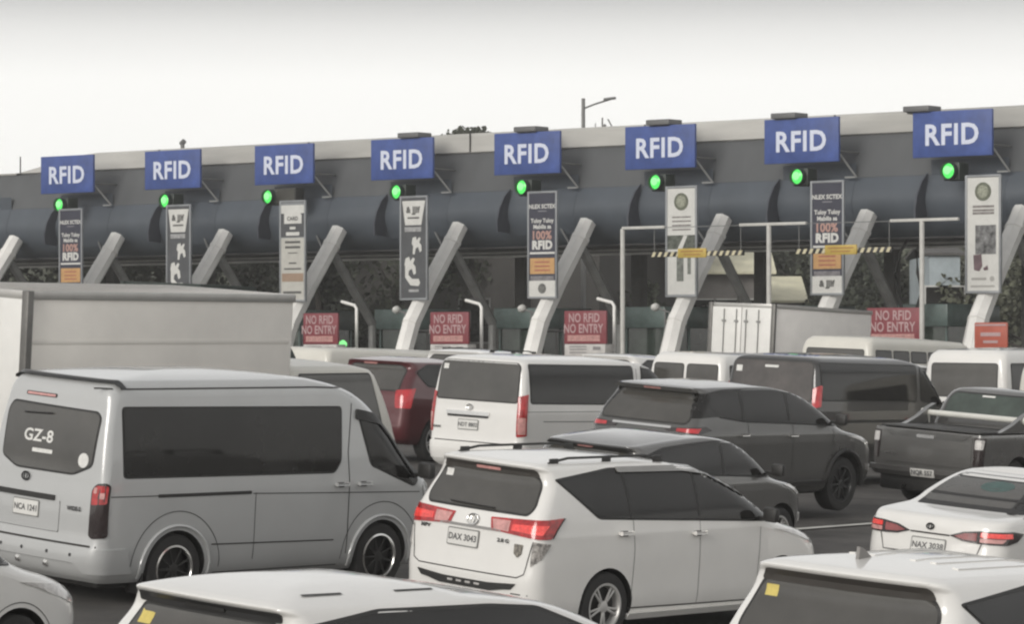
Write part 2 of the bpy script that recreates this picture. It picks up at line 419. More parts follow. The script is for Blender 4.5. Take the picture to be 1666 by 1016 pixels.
class Car:
    def __init__(s, name, label, M, shell, paint, cat, group='vehicles queuing for the toll gates'):
        s.root = empty(name, label, cat, group, M=M); s.sh = shell; s.paint = paint; s.seams = bmesh.new(); s.nseam = 0
    def body(s, arches, r_arch, wz, lower=None, label=None):
        s.sh.wz = wz; s.b = link('body', s.sh.body(s.paint, arches, r_arch, lower=lower), s.root, label); return s.b
    def panel(s, name, pts, chart, m, r=.04, off=.006, depth=.03, label=None, parent=None, st=(.07, .06)):
        f = getattr(s.sh, chart)
        return link(name, finish(patch(rpoly(pts, r), f, off, depth, st), name, m, 30), parent or s.root, label)
    def window(s, pts, chart, r=.05, m=None, grow=.022, name='window'):
        """black rubber surround with the pane proud of it"""
        cx = sum(p[0] for p in pts)/len(pts); cy = sum(p[1] for p in pts)/len(pts)
        big = grow_poly(pts, grow)
        fr = s.panel(name, big, chart, BLACK, r+grow, .003)
        return s.panel('glass', pts, chart, m or GLASS, r, .007, parent=fr)
    def seam(s, pts, chart='xside', w=.012): ribbon(s.seams, pts, w, getattr(s.sh, chart), .0025); s.nseam += 1
    def arc_seam(s, x, z, r, a0=-5, a1=185, w=.012):
        s.seam([(x+r*math.cos(R(a0+(a1-a0)*i/24)), z+r*math.sin(R(a0+(a1-a0)*i/24))) for i in range(25)], w=w)
    def done(s):
        if s.nseam: link('panel_gaps', finish(s.seams, 'panel_gaps', SEAM, 60), s.root)
        else: s.seams.free()
        VEH.append(s)
    def text(s, name, txt, size, c, chart, m, bold=.0, off=.012, parent=None, sx=1.):
        f = getattr(s.sh, chart); bm = bmesh.new()
        sg = -1 if chart in ('rear', 'wrap') else 1
        add_flat(bm, text2d(txt, size, bold, sx), lambda a, b: f(c[0]+sg*a, c[1]+b, off))
        return link(name, finish(bm, name, m), parent or s.root)
    def plate(s, c, txt, w=.40, h=.15, back='rear'):
        s.panel('plate_frame', rect(c[0]-w/2-.012, c[0]+w/2+.012, c[1]-h/2-.012, c[1]+h/2+.012), 'rear', mat('frame_grey', (.2, .2, .19), .5, noise=0), .02, .012, .02)
        p = s.panel('number_plate', [(c[0]-w/2, c[1]-h/2), (c[0]+w/2, c[1]-h/2), (c[0]+w/2, c[1]+h/2), (c[0]-w/2, c[1]+h/2)], 'rear', PLATE, .015, .016, .02)
        s.text('lettering', txt, .086, c, 'rear', INK, .0025, .0185, p)
    def wheels(s, xs, r, w, style, wz=None, y=None):
        tm, rim, spk, bk = wheel_mesh(r, w, style); wz = wz or r
        for x in xs:
            for sg in (-1, 1):
                hw = (y or s.sh.hw(x, .5))-w*.5-.012
                e_ = bpy.data.objects.new('wheel', None); COL.objects.link(e_); e_.parent = s.root
                e_.location = (x, sg*hw, wz); e_.rotation_euler = (0, 0, 0 if sg < 0 else math.pi)
                link('tyre', tm, e_); link('rim', rim, e_); link('spokes', spk, e_); link('brake', bk, e_)
    def mirror(s, x, z, m=None, k=1.0, y=None):
        for sg in (-1, 1):
            b = MB(); y0 = (y or s.sh.hw(x, z))
            b.box(x-.04*k, x+.05*k, y0+.06, y0+.06+.19*k, z-.01, z+.15*k, .035*k)
            b.box(x+.0, x+.04, y0-.03, y0+.09, z+.0, z+.04, .01)
            if sg < 0:
                for v in b.bm.verts: v.co.y *= -1
            b.build('mirror', m or s.paint, s.root)
    def handle(s, x, z, m=None, sg=-1):
        b = MB(); y = s.sh.hw(x, z)
        b.box(x-.085, x+.085, sg*(y+.035), sg*(y+.055), z-.014, z+.014, .008)
        for d in (-.07, .07): b.box(x+d-.012, x+d+.012, sg*(y-.01), sg*(y+.045), z-.01, z+.01, .003)
        o = b.build('door_handle', m or s.paint, s.root)
        s.panel('handle_recess', [(x-.07, z-.035), (x+.07, z-.035), (x+.07, z+.02), (x-.07, z+.02)], 'xside', SEAM, .03, .0022, 0)
        return o
    def wiper(s, y0, y1, z0, z1):
        b = MB(); p = s.sh.rear
        b.tube([p(y0+(y1-y0)*t/5, z0+(z1-z0)*t/5, .025) for t in range(6)], .009, 5); b.build('wiper', BLACK, s.root)
    def emblem(s, y, z, kind='oval', r=.055):
        b = MB(); f = s.sh.rear
        pts = [f(y+r*1.25*math.cos(a*math.pi/9), z+r*.85*math.sin(a*math.pi/9), .014) for a in range(19)]
        b.tube(pts, .008, 5)
        b.tube([f(y+r*.5*math.cos(a*math.pi/6), z+r*.8*math.sin(a*math.pi/6), .014) for a in range(13)], .006, 5)
        b.build('emblem', CHROME if kind == 'oval' else BLACK, s.root)
    def mudflap(s, x, wz=.3):
        y = s.sh.hw(x, .5)
        for sg in (-1, 1): b = MB(); b.box(x-.02, x+.0, sg*(y-.15)-.12, sg*(y-.15)+.12, .12, .42, .004); b.build('mudflap', BLACK, s.root)
    def under(s, x0, x1, w, z0=.17, z1=.42):
        b = MB(); b.box(x0, x1, -w, w, z0, z1, .04)
        b.tube([(x0-.12, w*.45, z0+.06), (x0+.5, w*.45, z0+.06)], .03, 8)
        b.build('underbody', BLACK, s.root)
def grow_poly(pts, d):
    """offset polygon outwards"""
    n = len(pts); area = sum(pts[i][0]*pts[(i+1) % n][1]-pts[(i+1) % n][0]*pts[i][1] for i in range(n)); sg = 1 if area > 0 else -1
    o = []
    for i in range(n):
        p = Vector(pts[i]); a = (p-Vector(pts[i-1])).normalized(); b = (Vector(pts[(i+1) % n])-p).normalized()
        na = Vector((a.y, -a.x))*sg; nb = Vector((b.y, -b.x))*sg; m = (na+nb); m = m/max(.35, m.dot(na)) if m.length > 1e-4 else na
        o.append(tuple(p+m*d))
    return o
def rect(x0, x1, z0, z1): return [(x0, z0), (x1, z0), (x1, z1), (x0, z1)]

def scaled(keys, L, Wd, H, L0, W0, H0): return [(z*H/H0, a*L/L0, b*L/L0, w*Wd/W0, c, d) for z, a, b, w, c, d in keys]
VAN_HI = [(.24, .14, 4.95, .84, .12, .3), (.32, .05, 5.02, .90, .14, .35), (.50, 0, 5.08, .935, .16, .4), (.68, .03, 5.08, .94, .14, .42), (.95, .04, 5.04, .94, .10, .42),
          (1.12, .05, 4.98, .94, .09, .42), (1.22, .06, 4.86, .935, .09, .4), (1.30, .065, 4.72, .93, .09, .38), (1.75, .12, 4.28, .885, .09, .36), (2.0, .17, 4.0, .855, .1, .34),
          (2.12, .19, 3.8, .84, .12, .34), (2.22, .23, 3.5, .81, .16, .34), (2.28, .30, 3.2, .75, .2, .34)]
VAN_LO = [(.22, .14, 4.7, .84, .12, .3), (.30, .05, 4.82, .90, .14, .35), (.50, 0, 4.88, .925, .16, .4), (.70, .03, 4.88, .93, .14, .42), (.95, .04, 4.84, .93, .10, .42),
          (1.08, .05, 4.72, .93, .09, .42), (1.15, .06, 4.55, .925, .09, .4), (1.22, .065, 4.42, .92, .09, .38), (1.60, .11, 3.98, .875, .09, .34), (1.80, .14, 3.7, .84, .1, .32),
          (1.86, .16, 3.5, .81, .12, .3), (1.905, .21, 3.2, .76, .16, .3), (1.93, .28, 3.0, .70, .2, .3)]
MPV = [(.20, .16, 4.5, .84, .12, .25), (.30, .05, 4.62, .895, .16, .35), (.45, .0, 4.70, .915, .18, .42), (.62, .0, 4.735, .915, .16, .45), (.78, .02, 4.70, .915, .14, .46),
       (.90, .03, 4.58, .91, .12, .48), (.98, .04, 4.38, .905, .12, .5), (1.05, .045, 4.08, .90, .12, .45), (1.10, .05, 3.92, .893, .12, .4), (1.20, .08, 3.72, .88, .12, .34),
       (1.40, .19, 3.34, .835, .12, .3), (1.58, .28, 2.92, .78, .12, .28), (1.66, .27, 2.66, .745, .12, .26), (1.715, .22, 2.3, .70, .12, .24), (1.745, .27, 2.0, .63, .14, .25)]
SUV = [(.30, .2, 4.5, .84, .12, .3), (.40, .05, 4.70, .90, .16, .35), (.60, 0, 4.79, .925, .18, .4), (.85, .02, 4.79, .925, .16, .42), (1.0, .03, 4.70, .925, .15, .44),
       (1.08, .04, 4.5, .92, .15, .46), (1.14, .05, 4.15, .915, .15, .46), (1.19, .06, 3.95, .905, .15, .42), (1.27, .09, 3.8, .89, .15, .36), (1.5, .24, 3.4, .84, .15, .32),
       (1.68, .38, 2.98, .78, .14, .28), (1.74, .36, 2.7, .745, .13, .26), (1.785, .33, 2.3, .69, .13, .25), (1.80, .40, 2.0, .61, .14, .25)]
SEDAN = [(.18, .18, 4.2, .78, .15, .3), (.28, .06, 4.34, .84, .2, .4), (.45, 0, 4.42, .86, .24, .5), (.62, 0, 4.42, .865, .24, .5), (.74, .02, 4.38, .865, .24, .5), (.84, .03, 4.2, .86, .24, .5),
         (.92, .04, 3.75, .85, .24, .46), (.98, .06, 3.42, .84, .24, .4), (1.025, .12, 3.24, .825, .24, .36), (1.055, .42, 3.16, .80, .2, .34), (1.08, .70, 3.1, .785, .2, .32),
         (1.2, .98, 2.85, .735, .2, .3), (1.32, 1.28, 2.55, .675, .2, .28), (1.40, 1.55, 2.3, .61, .2, .26), (1.425, 1.7, 2.15, .56, .2, .25)]

def lamp(c, name, poly, m, r=.02, off=.012, parent=None): return c.panel(name, poly, 'wrap', m, r, off, .03, parent=parent, st=(.06, .08))
def flip(poly): return [(-a, b) for a, b in poly][::-1]

# ---- 1 silver high-roof van
def hiroof_van():
    M = place(151, 163, 43, 1.88, .0, roll=.012)
    c = Car('passenger_van', 'silver high roof van at the left edge with dark side glass and dark ringed wheels', M, Shell(VAN_HI, .075, .04, .1, .02, .05), SILVER, 'van')
    c.body((1.08, 4.03), .405, .36)
    c.under(.25, 4.6, .7)
    c.wheels((1.08, 4.03), .36, .24, 'dark')
    c.window([(.36, 1.33), (3.27, 1.31), (3.36, 1.42), (3.38, 1.98), (.36, 2.01)], 'xside', .03, name='side_window')
    for x in (1.42, 2.4): c.seam([(x, 1.34), (x, 1.99)])
    c.window([(3.84, 1.37), (4.50, 1.13), (4.56, 1.19), (4.12, 1.72), (3.98, 1.80), (3.66, 1.90), (3.74, 1.66)], 'xside', .03, name='door_window')
    # rain visor over the door glass
    c.panel('window_visor', [(3.60, 1.86), (3.61, 1.97), (4.02, 1.90), (4.22, 1.76), (4.62, 1.24), (4.52, 1.20), (4.12, 1.68), (3.98, 1.80)], 'xside', BLACK, .03, .03, .03)
    c.seam([(.12, 2.205), (3.0, 2.205), (3.55, 2.19), (3.95, 1.98), (4.75, 1.25)], w=.016)
    c.seam([(.10, 1.13), (.80, 1.125)], w=.01); c.seam([(2.1, 1.11), (4.6, 1.05)], w=.01)
    c.panel('door_rail', rect(.80, 2.08, 1.105, 1.14), 'xside', BLACK, .015, .004, .01)
    c.seam([(3.50, .42), (3.50, 1.2), (3.48, 1.5), (3.56, 2.1)]); c.seam([(2.14, .42), (2.14, 1.12)], w=.008)
    c.seam([(4.68, .9), (4.66, 1.2)]); c.seam([(1.55, .60), (3.3, .575)], w=.014); c.seam([(1.62, .30), (3.4, .30)], w=.01)
    for x in (1.08, 4.03):
        b = MB(); pts = [c.sh.side(x+.47*math.cos(R(a)), .36+.45*math.sin(R(a)), .004) for a in range(-10, 191, 8)]
        b.tube(pts, .018, 6); b.build('arch_flare', SILVER, c.root)
        c.arc_seam(x, .36, .60, 0, 180, .009)
    c.handle(3.70, 1.17); c.handle(3.36, 1.17)
    c.mirror(4.52, 1.22, BLACK, 1.1)
    # rear
    c.window([(-.70, 1.43), (-.45, 1.33), (.45, 1.33), (.70, 1.43), (.715, 1.90), (.66, 1.97), (-.66, 1.95), (-.715, 1.90)], 'rear', .04, GLASSR, name='rear_window')
    L = [(-.755, 1.20), (-.82, 1.26), (-.92, 1.27), (-.965, 1.24), (-.965, .72), (-.80, .70), (-.755, .73)]
    for P in (L, flip(L)):
        l = lamp(c, 'tail_lamp', P, LAMPD, .04); sg = 1 if P is L else -1
        top = [(-.77*sg, 1.19), (-.82*sg, 1.24), (-.94*sg, 1.24), (-.94*sg, 1.06), (-.77*sg, 1.04)]
        lamp(c, 'lens', top, LAMPR, .02, .015, l)
        for q, z in ((-.81, 1.19), (-.89, 1.14)): lamp(c, 'bulb', [(sg*(q-.022), z-.03), (sg*(q+.022), z-.03), (sg*(q+.022), z+.03), (sg*(q-.022), z+.03)], LAMPP, .01, .018, l)
    c.panel('plate_recess', rect(-.30, .86, .72, 1.03), 'rear', SILVER, .03, .0035, .004)
    c.seam([(-.30, 1.03), (-.30, .72), (.7, .72)], 'rear', .01)
    c.panel('handle_strip', rect(-.22, .80, 1.03, 1.085), 'rear', BLACK, .01, .018, .03)
    c.plate((.22, .92), 'NCA 1241')
    c.emblem(.27, 1.235, 'b', .05)
    c.text('model_badge', 'WIDE-S', .06, (-.52, .98), 'rear', BLACK, .002)
    c.seam([(-.86, .62), (.86, .62)], 'rear', .022)
    c.panel('bumper', [(-1.28, .34), (-.70, .335), (-.60, .44), (.60, .44), (.70, .335), (1.28, .34), (1.24, .60), (-1.24, .60)], 'wrap', SILVER, .03, .02, .03, st=(.06, .1))
    for y in (-.55, -.2, .2, .55): c.panel('parking_sensor', rect(y-.018, y+.018, .50, .536), 'rear', DALLOY, .018, .023, .004)
    for y in (.3, -.15):
        b = MB(); b.lathe([(.001, -.02), (.035, -.015), (.035, .06)], 14, 'x', c.sh.rear(y, .39, .0)); b.build('reflector', CHROME, c.root)
    bl = c.panel('brake_light', rect(-.02, .48, 2.055, 2.095), 'rear', SEAM, .02, .006, .01); c.panel('lens', rect(.0, .46, 2.063, 2.087), 'rear', LAMPP, .012, .009, .01, parent=bl)
    # dark lip under the raised roof
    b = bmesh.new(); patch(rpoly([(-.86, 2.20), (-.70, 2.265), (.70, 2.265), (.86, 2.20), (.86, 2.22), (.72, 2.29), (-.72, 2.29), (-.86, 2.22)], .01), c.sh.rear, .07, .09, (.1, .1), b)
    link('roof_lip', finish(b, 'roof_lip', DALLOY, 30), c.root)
    c.text('window_sticker', 'GZ-8', .17, (.15, 1.66), 'rear', STK, .004, .0095, sx=1.25)
    c.panel('sticker', rect(-.10, .22, 1.49, 1.53), 'rear', STK, .01, .009, 0)
    c.panel('round_sticker', [(-.58+.075*math.cos(a*.3927), 1.47+.075*math.sin(a*.3927)) for a in range(16)], 'rear', STK, 0, .009, 0)
    c.wiper(.42, -.02, 1.88, 1.90); c.mudflap(.68); c.done()
hiroof_van()

# ---- 2 white MPV in the middle
def mpv(c, plate, detail=True, style='alloy'):
    c.body((1.08, 3.82), .385, .35)
    c.under(.2, 4.3, .68)
    c.wheels((1.08, 3.82), .345, .215, style)
    g = c.window([(.42, 1.60), (.95, 1.235), (3.60, 1.12), (3.66, 1.15), (3.10, 1.47), (2.62, 1.635), (2.2, 1.67), (1.2, 1.68)], 'xside', .03, name='side_window')
    for x0, x1 in ((1.42, 1.36), (2.45, 2.41)): c.panel('pillar', [(x0-.02, 1.20), (x0+.02, 1.20), (x1+.02, 1.66), (x1-.02, 1.66)], 'xside', BLACK, .004, .0095, .004)
    c.panel('window_visor', [(1.30, 1.66), (2.25, 1.65), (2.62, 1.61), (3.25, 1.36), (3.32, 1.40), (2.66, 1.67), (2.28, 1.705), (1.30, 1.71)], 'xside', mat('smoke_visor', (.28, .275, .265), .3, noise=.08), .01, .03, .02)
    c.handle(1.30, 1.07); c.handle(2.42, 1.03)
    c.mirror(3.42, 1.12, BLACK, .95)
    c.seam([(1.43, .32), (1.46, .9), (1.44, 1.2)], w=.006); c.seam([(2.46, .30), (2.46, 1.15)], w=.006); c.seam([(3.40, .30), (3.44, 1.05)], w=.006)
    c.seam([(1.36, .32), (3.3, .30)], w=.014)
    s_ = c.panel('side_skirt', [(1.42, .20), (3.30, .20), (3.30, .265), (1.42, .265)], 'xside', WHITE, .02, .04, .06)
    G = [(-.66, 1.27), (.66, 1.27), (.70, 1.34), (.655, 1.55), (.60, 1.625), (-.60, 1.625), (-.655, 1.55), (-.70, 1.34)]
    c.window(G, 'rear', .04, GLASSR, name='rear_window')
    c.panel('spoiler_band', [(-.64, 1.615), (.64, 1.615), (.60, 1.69), (-.60, 1.69)], 'rear', mat('band_brown', (.05, .045, .04), .5, noise=.1), .03, .012, .02)  # dark brown band between roof edge and rear glass
    if detail: c.panel('brake_light', rect(-.16, .16, 1.64, 1.668), 'rear', LAMPP, .01, .022, .03)
    Rr = [(-.24, 1.205), (-.28, 1.085), (-.86, 1.045), (-1.0, 1.05), (-1.10, 1.245), (-.95, 1.235)]
    for P in (Rr, flip(Rr)):
        sg = 1 if P is Rr else -1
        l = lamp(c, 'tail_lamp', P, LAMPR, .015)
        lamp(c, 'clear_lens', [(sg*-.27, 1.19), (sg*-.31, 1.10), (sg*-.50, 1.085), (sg*-.50, 1.195)], LAMPP, .01, .016, l)
        lamp(c, 'bright_lens', [(sg*-.53, 1.165), (sg*-.53, 1.105), (sg*-.88, 1.085), (sg*-.93, 1.18)], mat('bright_red_lens', (.62, .06, .055), .12, 0, .6, emit=(1, .08, .06), es=.25, noise=.35, nscale=25), .01, .016, l)
        lamp(c, 'lamp_edge', [(sg*-1.04, 1.09), (sg*-1.01, 1.05), (sg*-1.10, 1.245), (sg*-1.12, 1.245)], LAMPD, .005, .018, l)
    c.panel('garnish', rect(-.40, .42, 1.075, 1.10), 'rear', CHROME if not detail else mat('garnish_grey', (.3, .29, .28), .3, .4, noise=0), .01, .012, .02)
    c.emblem(-.02, 1.155, 'oval', .06)
    c.plate((.08, .965), plate)
    if detail:
        c.text('model_badge', 'MPV', .05, (.62, 1.03), 'rear', DALLOY, .002, sx=1.4)
        c.text('trim_badge', '2.8 G', .05, (-.44, .995), 'rear', DALLOY, .002, sx=1.3)
        c.panel('shield_sticker', [(-.69, .98), (-.585, .98), (-.59, .89), (-.637, .85), (-.685, .89)], 'rear', mat('badge_print', (.22, .2, .17), .5, noise=.6, nscale=40), .01, .009, .004)
        lamp(c, 'reflector', [(-.80, 1.02), (-.80, .78), (-.90, .86), (-1.0, 1.0)], mat('reflector_print', (.32, .3, .28), .4, noise=.7, nscale=22), .01, .01)
        lamp(c, 'reflector', flip([(-.82, 1.0), (-.80, .80), (-.88, .86), (-.93, .98)]), LAMPW, .01, .01)
    c.seam([(-.80, 1.02), (-.74, .70), (-.66, .66), (.66, .66), (.74, .70), (.80, 1.02)], 'rear', .012)
    d = c.panel('diffuser', [(-.66, .60), (-.60, .54), (-.50, .53), (-.34, .50), (.34, .50), (.50, .53), (.60, .54), (.66, .60), (.3, .575), (-.3, .575)], 'rear', BLACK, .01, .018, .03)
    for y in (-.18, -.06, .06, .18): c.panel('light_strip', rect(y-.035, y+.035, .535, .555), 'rear', LAMPW, .008, .022, .01, parent=d)
    c.panel('headlamp', [(-.55, .84), (-.55, .93), (-1.0, 1.0), (-1.22, 1.02), (-1.05, .90), (-.85, .83)], 'wrapf', LAMPW, .03, .008, .02)
    st = c.panel('yellow_sticker' if not detail else 'sticker', rect(.50, .60, 1.52, 1.59), 'rear', STK if detail else YEL, .005, .0095, 0)
    c.wiper(.35, -.25, 1.30, 1.29)
    c.seam([(-.60, .5), (-.80, .50)], 'rear', .012)
def roof_rails(c, x0=.45, x1=2.15, y=.60, h=.05):
    for sg in (-1, 1):
        b = MB(); pts = []
        for t in range(13):
            k = t/12; x = x0+(x1-x0)*k; up = min(1, min(k, 1-k)*7)
            pts.append(c.sh.roof(x, sg*y, -.005+h*up))
        b.tube(pts, .014, 6)
        for x in (x0+.08, (x0+x1)/2, x1-.08):
            p = c.sh.roof(x, sg*y, 0); b.box(p[0]-.06, p[0]+.06, p[1]-.012, p[1]+.012, p[2]-.02, p[2]+h-.005, .006)
        b.build('roof_rail', BLACK, c.root)
M = place(862, 170, 43, 1.83, .0, roll=.02)
c = Car('minivan', 'white people carrier with black roof rails and red lamps right of the silver van', M, Shell(MPV, .045, .05, .14, .03, .07), WHITE, 'car')
mpv(c, 'DAX 3043'); roof_rails(c); c.done()

# ---- 3 bottom right MPV
M = place(1512, 282, 41, 1.83, .075, roll=.02)
c = Car('minivan', 'white car roof at the bottom right corner with fin aerial and yellow sticker', M, Shell(MPV, .06, .05, .14, .03, .07), WHITE, 'car')
mpv(c, 'NBC 4471', False)
b = MB(); p = c.sh.roof(.62, .12, 0)
b.prism([(p[0]-.07, p[2]-.01), (p[0]+.09, p[2]-.01), (p[0]-.03, p[2]+.065), (p[0]-.06, p[2]+.07)], p[1]-.012, p[1]+.012)
b.build('aerial', mat('aerial_grey', (.22, .21, .2), .5), c.root)
for y in (-.46, -.3, -.15, .15, .3):
    bm = bmesh.new(); patch([(.75, y-.022), (1.95, y-.022), (1.95, y+.022), (.75, y+.022)], c.sh.roof, .006, .02, (.15, .1), bm)
    link('roof_rib', finish(bm, 'roof_rib', WHITE, 25), c.root)
c.done()

# ---- 4 bottom centre hatchback roof
HATCH = [(z*.86, a, b*1.02, w*.97, r1, r2) for z, a, b, w, r1, r2 in MPV]
M = place(428, 286, 41, 1.75, .03, roll=.03)
c = Car('hatchback', 'white car at the bottom edge, a broad pale roof with black strip under its lip', M, Shell(HATCH, .09, .05, .14, .03, .07), WHITE, 'car')
c.body((.9, 3.4), .36, .33); c.wheels((.9, 3.4), .32, .2, 'alloy')
c.window([(.45, 1.38), (.85, 1.05), (3.35, .98), (3.40, 1.01), (2.85, 1.27), (2.42, 1.41), (2.0, 1.435), (1.0, 1.44)], 'xside', .03, name='side_window')
c.window([(-.62, 1.08), (.62, 1.08), (.60, 1.30), (.55, 1.37), (-.55, 1.37), (-.60, 1.30)], 'rear', .04, GLASSR, name='rear_window')
c.panel('spoiler_strip', rect(-.60, .60, 1.39, 1.45), 'rear', DALLOY, .02, .012, .03)  # black strip below the roof lip, holds the brake light
c.panel('brake_light', rect(-.17, .17, 1.405, 1.43), 'rear', BLACK, .01, .026, .03)
c.panel('yellow_sticker', rect(.44, .56, 1.26, 1.34), 'rear', YEL, .005, .0095, 0)
for sg in (-1, 1):
    for x in (.55, 1.35):
        bm = bmesh.new(); patch([(x, sg*.50-.013), (x+.34, sg*.50-.013), (x+.34, sg*.50+.013), (x, sg*.50+.013)], c.sh.roof, .003, 0, (.1, .1), bm)
        link('roof_mount', finish(bm, 'roof_mount', BLACK, 25), c.root)
c.mirror(3.1, .95, None, .8); c.done()

# ---- 5 white sedan on the right
M = place(1618, 156, 38, 1.73, .11, roll=.02)
c = Car('sedan', 'white saloon at the right edge seen from behind with long red lamps', M, Shell(SEDAN, .045, .06, .14, .04, .07), WHITE, 'car')
c.body((.95, 3.5), .36, .32); c.wheels((.95, 3.5), .31, .2, 'alloy'); c.under(.3, 4.0, .6)
c.window([(.60, 1.05), (.95, 1.03), (3.0, .99), (3.05, 1.02), (2.5, 1.29), (2.1, 1.375), (1.75, 1.37), (1.2, 1.26)], 'xside', .03, name='side_window')
c.window([(-.60, 1.10), (.60, 1.10), (.52, 1.36), (.46, 1.395), (-.46, 1.395), (-.52, 1.36)], 'rear', .03, GLASSR, name='rear_window')
c.panel('sticker', [(-.10+.2*math.cos(a*.52), 1.30+.05*math.sin(a*.52)) for a in range(12)], 'rear', TEALS, 0, .0085, 0)
Rr = [(-.24, .845), (-.40, .90), (-.60, .925), (-.98, .93), (-1.20, .90), (-1.08, .82), (-.90, .79), (-.55, .79), (-.40, .80)]
for P in (Rr, flip(Rr)):
    sg = 1 if P is Rr else -1
    l = lamp(c, 'tail_lamp', P, LAMPD, .012)
    lamp(c, 'inner_lens', [(sg*-.30, .845), (sg*-.42, .885), (sg*-.56, .90), (sg*-.56, .815), (sg*-.40, .82)], mat('dull_red_lens', (.3, .09, .09), .2, 0, .5, noise=.2, nscale=12), .01, .016, l)
    lamp(c, 'red_lens', [(sg*-.60, .91), (sg*-.96, .91), (sg*-.98, .86), (sg*-.60, .86)], MATS['bright_red_lens'], .01, .016, l)
    lamp(c, 'clear_lens', [(sg*-.60, .85), (sg*-.88, .85), (sg*-.84, .81), (sg*-.60, .808)], LAMPP, .01, .016, l)
c.seam([(-.24, .84), (.24, .84)], 'rear', .018); c.seam([(-.62, .80), (-.56, .62), (.56, .62), (.62, .80)], 'rear', .012)
c.emblem(0, .915, 'b', .035); c.plate((.0, .71), 'NAX 3038', .40, .14)
c.seam([(-.84, .50), (.84, .50)], 'wrap', .014)
c.mirror(2.85, .98, None, .8); c.handle(1.35, .90); c.handle(2.2, .88)
lamp(c, 'side_sticker', [(-1.55, .84), (-1.55, .70), (-1.30, .70), (-1.30, .84)], mat('sticker_print', (.12, .12, .12), .5, noise=.9, nscale=30), .01, .009)
c.done()

# ---- 6 dark grey SUV
M = place(1118, 120, 39, 1.855, .11, roll=.02)
c = Car('suv', 'dark grey off roader in the second row with black pillars and flared arches', M, Shell(SUV, .04, .05, .12, .03, .06, arch=(1.6, .012, 1.2, .03)), GREY, 'car')
c.body((.95, 3.80), .45, .40); c.wheels((.95, 3.80), .39, .25, 'black'); c.under(.25, 4.4, .7, .25, .5)
for sg in (-1, 1): c.panel('rear_pillar', [(sg*.66, 1.37), (sg*1.36, 1.40), (sg*1.22, 1.70), (sg*.62, 1.72)], 'wrap', GLASS, .03, .004, .02)
c.window([(.42, 1.60), (.70, 1.40), (1.3, 1.33), (3.62, 1.26), (3.66, 1.29), (3.1, 1.60), (2.7, 1.72), (2.1, 1.755), (.9, 1.74), (.5, 1.70)], 'xside', .04, name='side_window')
for x0 in (1.25, 2.35): c.panel('pillar', rect(x0-.035, x0+.035, 1.33, 1.73), 'xside', BLACK, .004, .0095, .004)
c.window([(-.70, 1.30), (.70, 1.30), (.74, 1.36), (.62, 1.66), (.55, 1.72), (-.55, 1.72), (-.62, 1.66), (-.74, 1.36)], 'rear', .04, GLASSR, name='rear_window')
c.panel('spoiler', [(-.68, 1.725), (.68, 1.725), (.62, 1.785), (-.62, 1.785)], 'rear', GREY, .02, .07, .08)
c.panel('brake_light', rect(-.14, .14, 1.74, 1.765), 'rear', LAMPP, .01, .085, .03)
Rr = [(-.40, 1.215), (-.44, 1.17), (-.85, 1.14), (-1.22, 1.21), (-1.05, 1.265), (-.85, 1.255)]
for P in (Rr, flip(Rr)):
    sg = 1 if P is Rr else -1
    l = lamp(c, 'tail_lamp', P, LAMPD, .015); lamp(c, 'lens', [(sg*-.60, 1.225), (sg*-.60, 1.18), (sg*-.92, 1.17), (sg*-.96, 1.24)], LAMPB, .01, .016, l)
c.panel('garnish', rect(-.5, .5, 1.215, 1.25), 'rear', CHROME, .01, .014, .02)
c.plate((0, .98), 'NEF 2206'); c.handle(1.22, 1.14, CHROME); c.handle(2.4, 1.12, CHROME); c.mirror(3.45, 1.27, BLACK, 1.)
for x in (.95, 3.80):
    b = MB(); b.tube([c.sh.side(x+.50*math.cos(R(a)), .40+.48*math.sin(R(a)), .012) for a in range(-5, 186, 8)], .035, 6); b.build('arch_flare', BLACK, c.root)
c.panel('side_step', rect(1.5, 3.2, .40, .47), 'xside', BLACK, .02, .10, .12)
c.panel('headlamp', [(-.60, .93), (-.60, 1.03), (-1.05, 1.08), (-1.30, 1.10), (-1.10, .98)], 'wrapf', LAMPW, .02, .01, .02)
c.panel('fog_lamp', [(-.78, .56), (-.78, .66), (-.90, .66), (-.90, .56)], 'wrapf', LAMPW, .02, .012, .02)
c.panel('grille_trim', [(-.2, .60), (-.2, .95), (-.66, .92), (-.60, .60)], 'wrapf', CHROME, .02, .012, .02)
c.seam([(1.36, .5), (1.36, 1.3)], w=.01); c.seam([(2.44, .45), (2.44, 1.28)], w=.01); c.seam([(3.42, .5), (3.48, 1.2)], w=.01)
c.done()

# ---- 7 dark small SUV in front of the white MPV roof
CS = scaled(SUV, 4.02, 1.75, 1.62, 4.795, 1.855, 1.835)
M = place(1016, 138, 38, 1.75, -.05, roll=.03)
c = Car('crossover', 'small dark crossover half hidden behind the roof rails of the white people carrier', M, Shell(CS, .045, .05, .12, .03, .06, arch=(2.3, .028, 1.15, .03)), GREY2, 'car')
c.body((.8, 3.3), .39, .34); c.wheels((.8, 3.3), .335, .21, 'alloy'); c.under(.25, 3.8, .6, .2, .45)
c.window([(.40, 1.42), (.62, 1.18), (3.05, 1.08), (3.10, 1.11), (2.66, 1.36), (2.3, 1.49), (1.9, 1.515), (.8, 1.50)], 'xside', .03, name='side_window')
c.panel('pillar', rect(1.95, 2.01, 1.12, 1.48), 'xside', BLACK, .004, .0095, .004)
c.window([(-.60, 1.14), (.60, 1.14), (.58, 1.44), (.5, 1.50), (-.5, 1.50), (-.58, 1.44)], 'rear', .04, GLASSR, name='rear_window')
c.panel('spoiler', [(-.62, 1.51), (.62, 1.51), (.56, 1.57), (-.56, 1.57)], 'rear', BLACK, .02, .06, .07)
c.panel('brake_light', rect(-.11, .11, 1.525, 1.55), 'rear', LAMPP, .01, .08, .03)
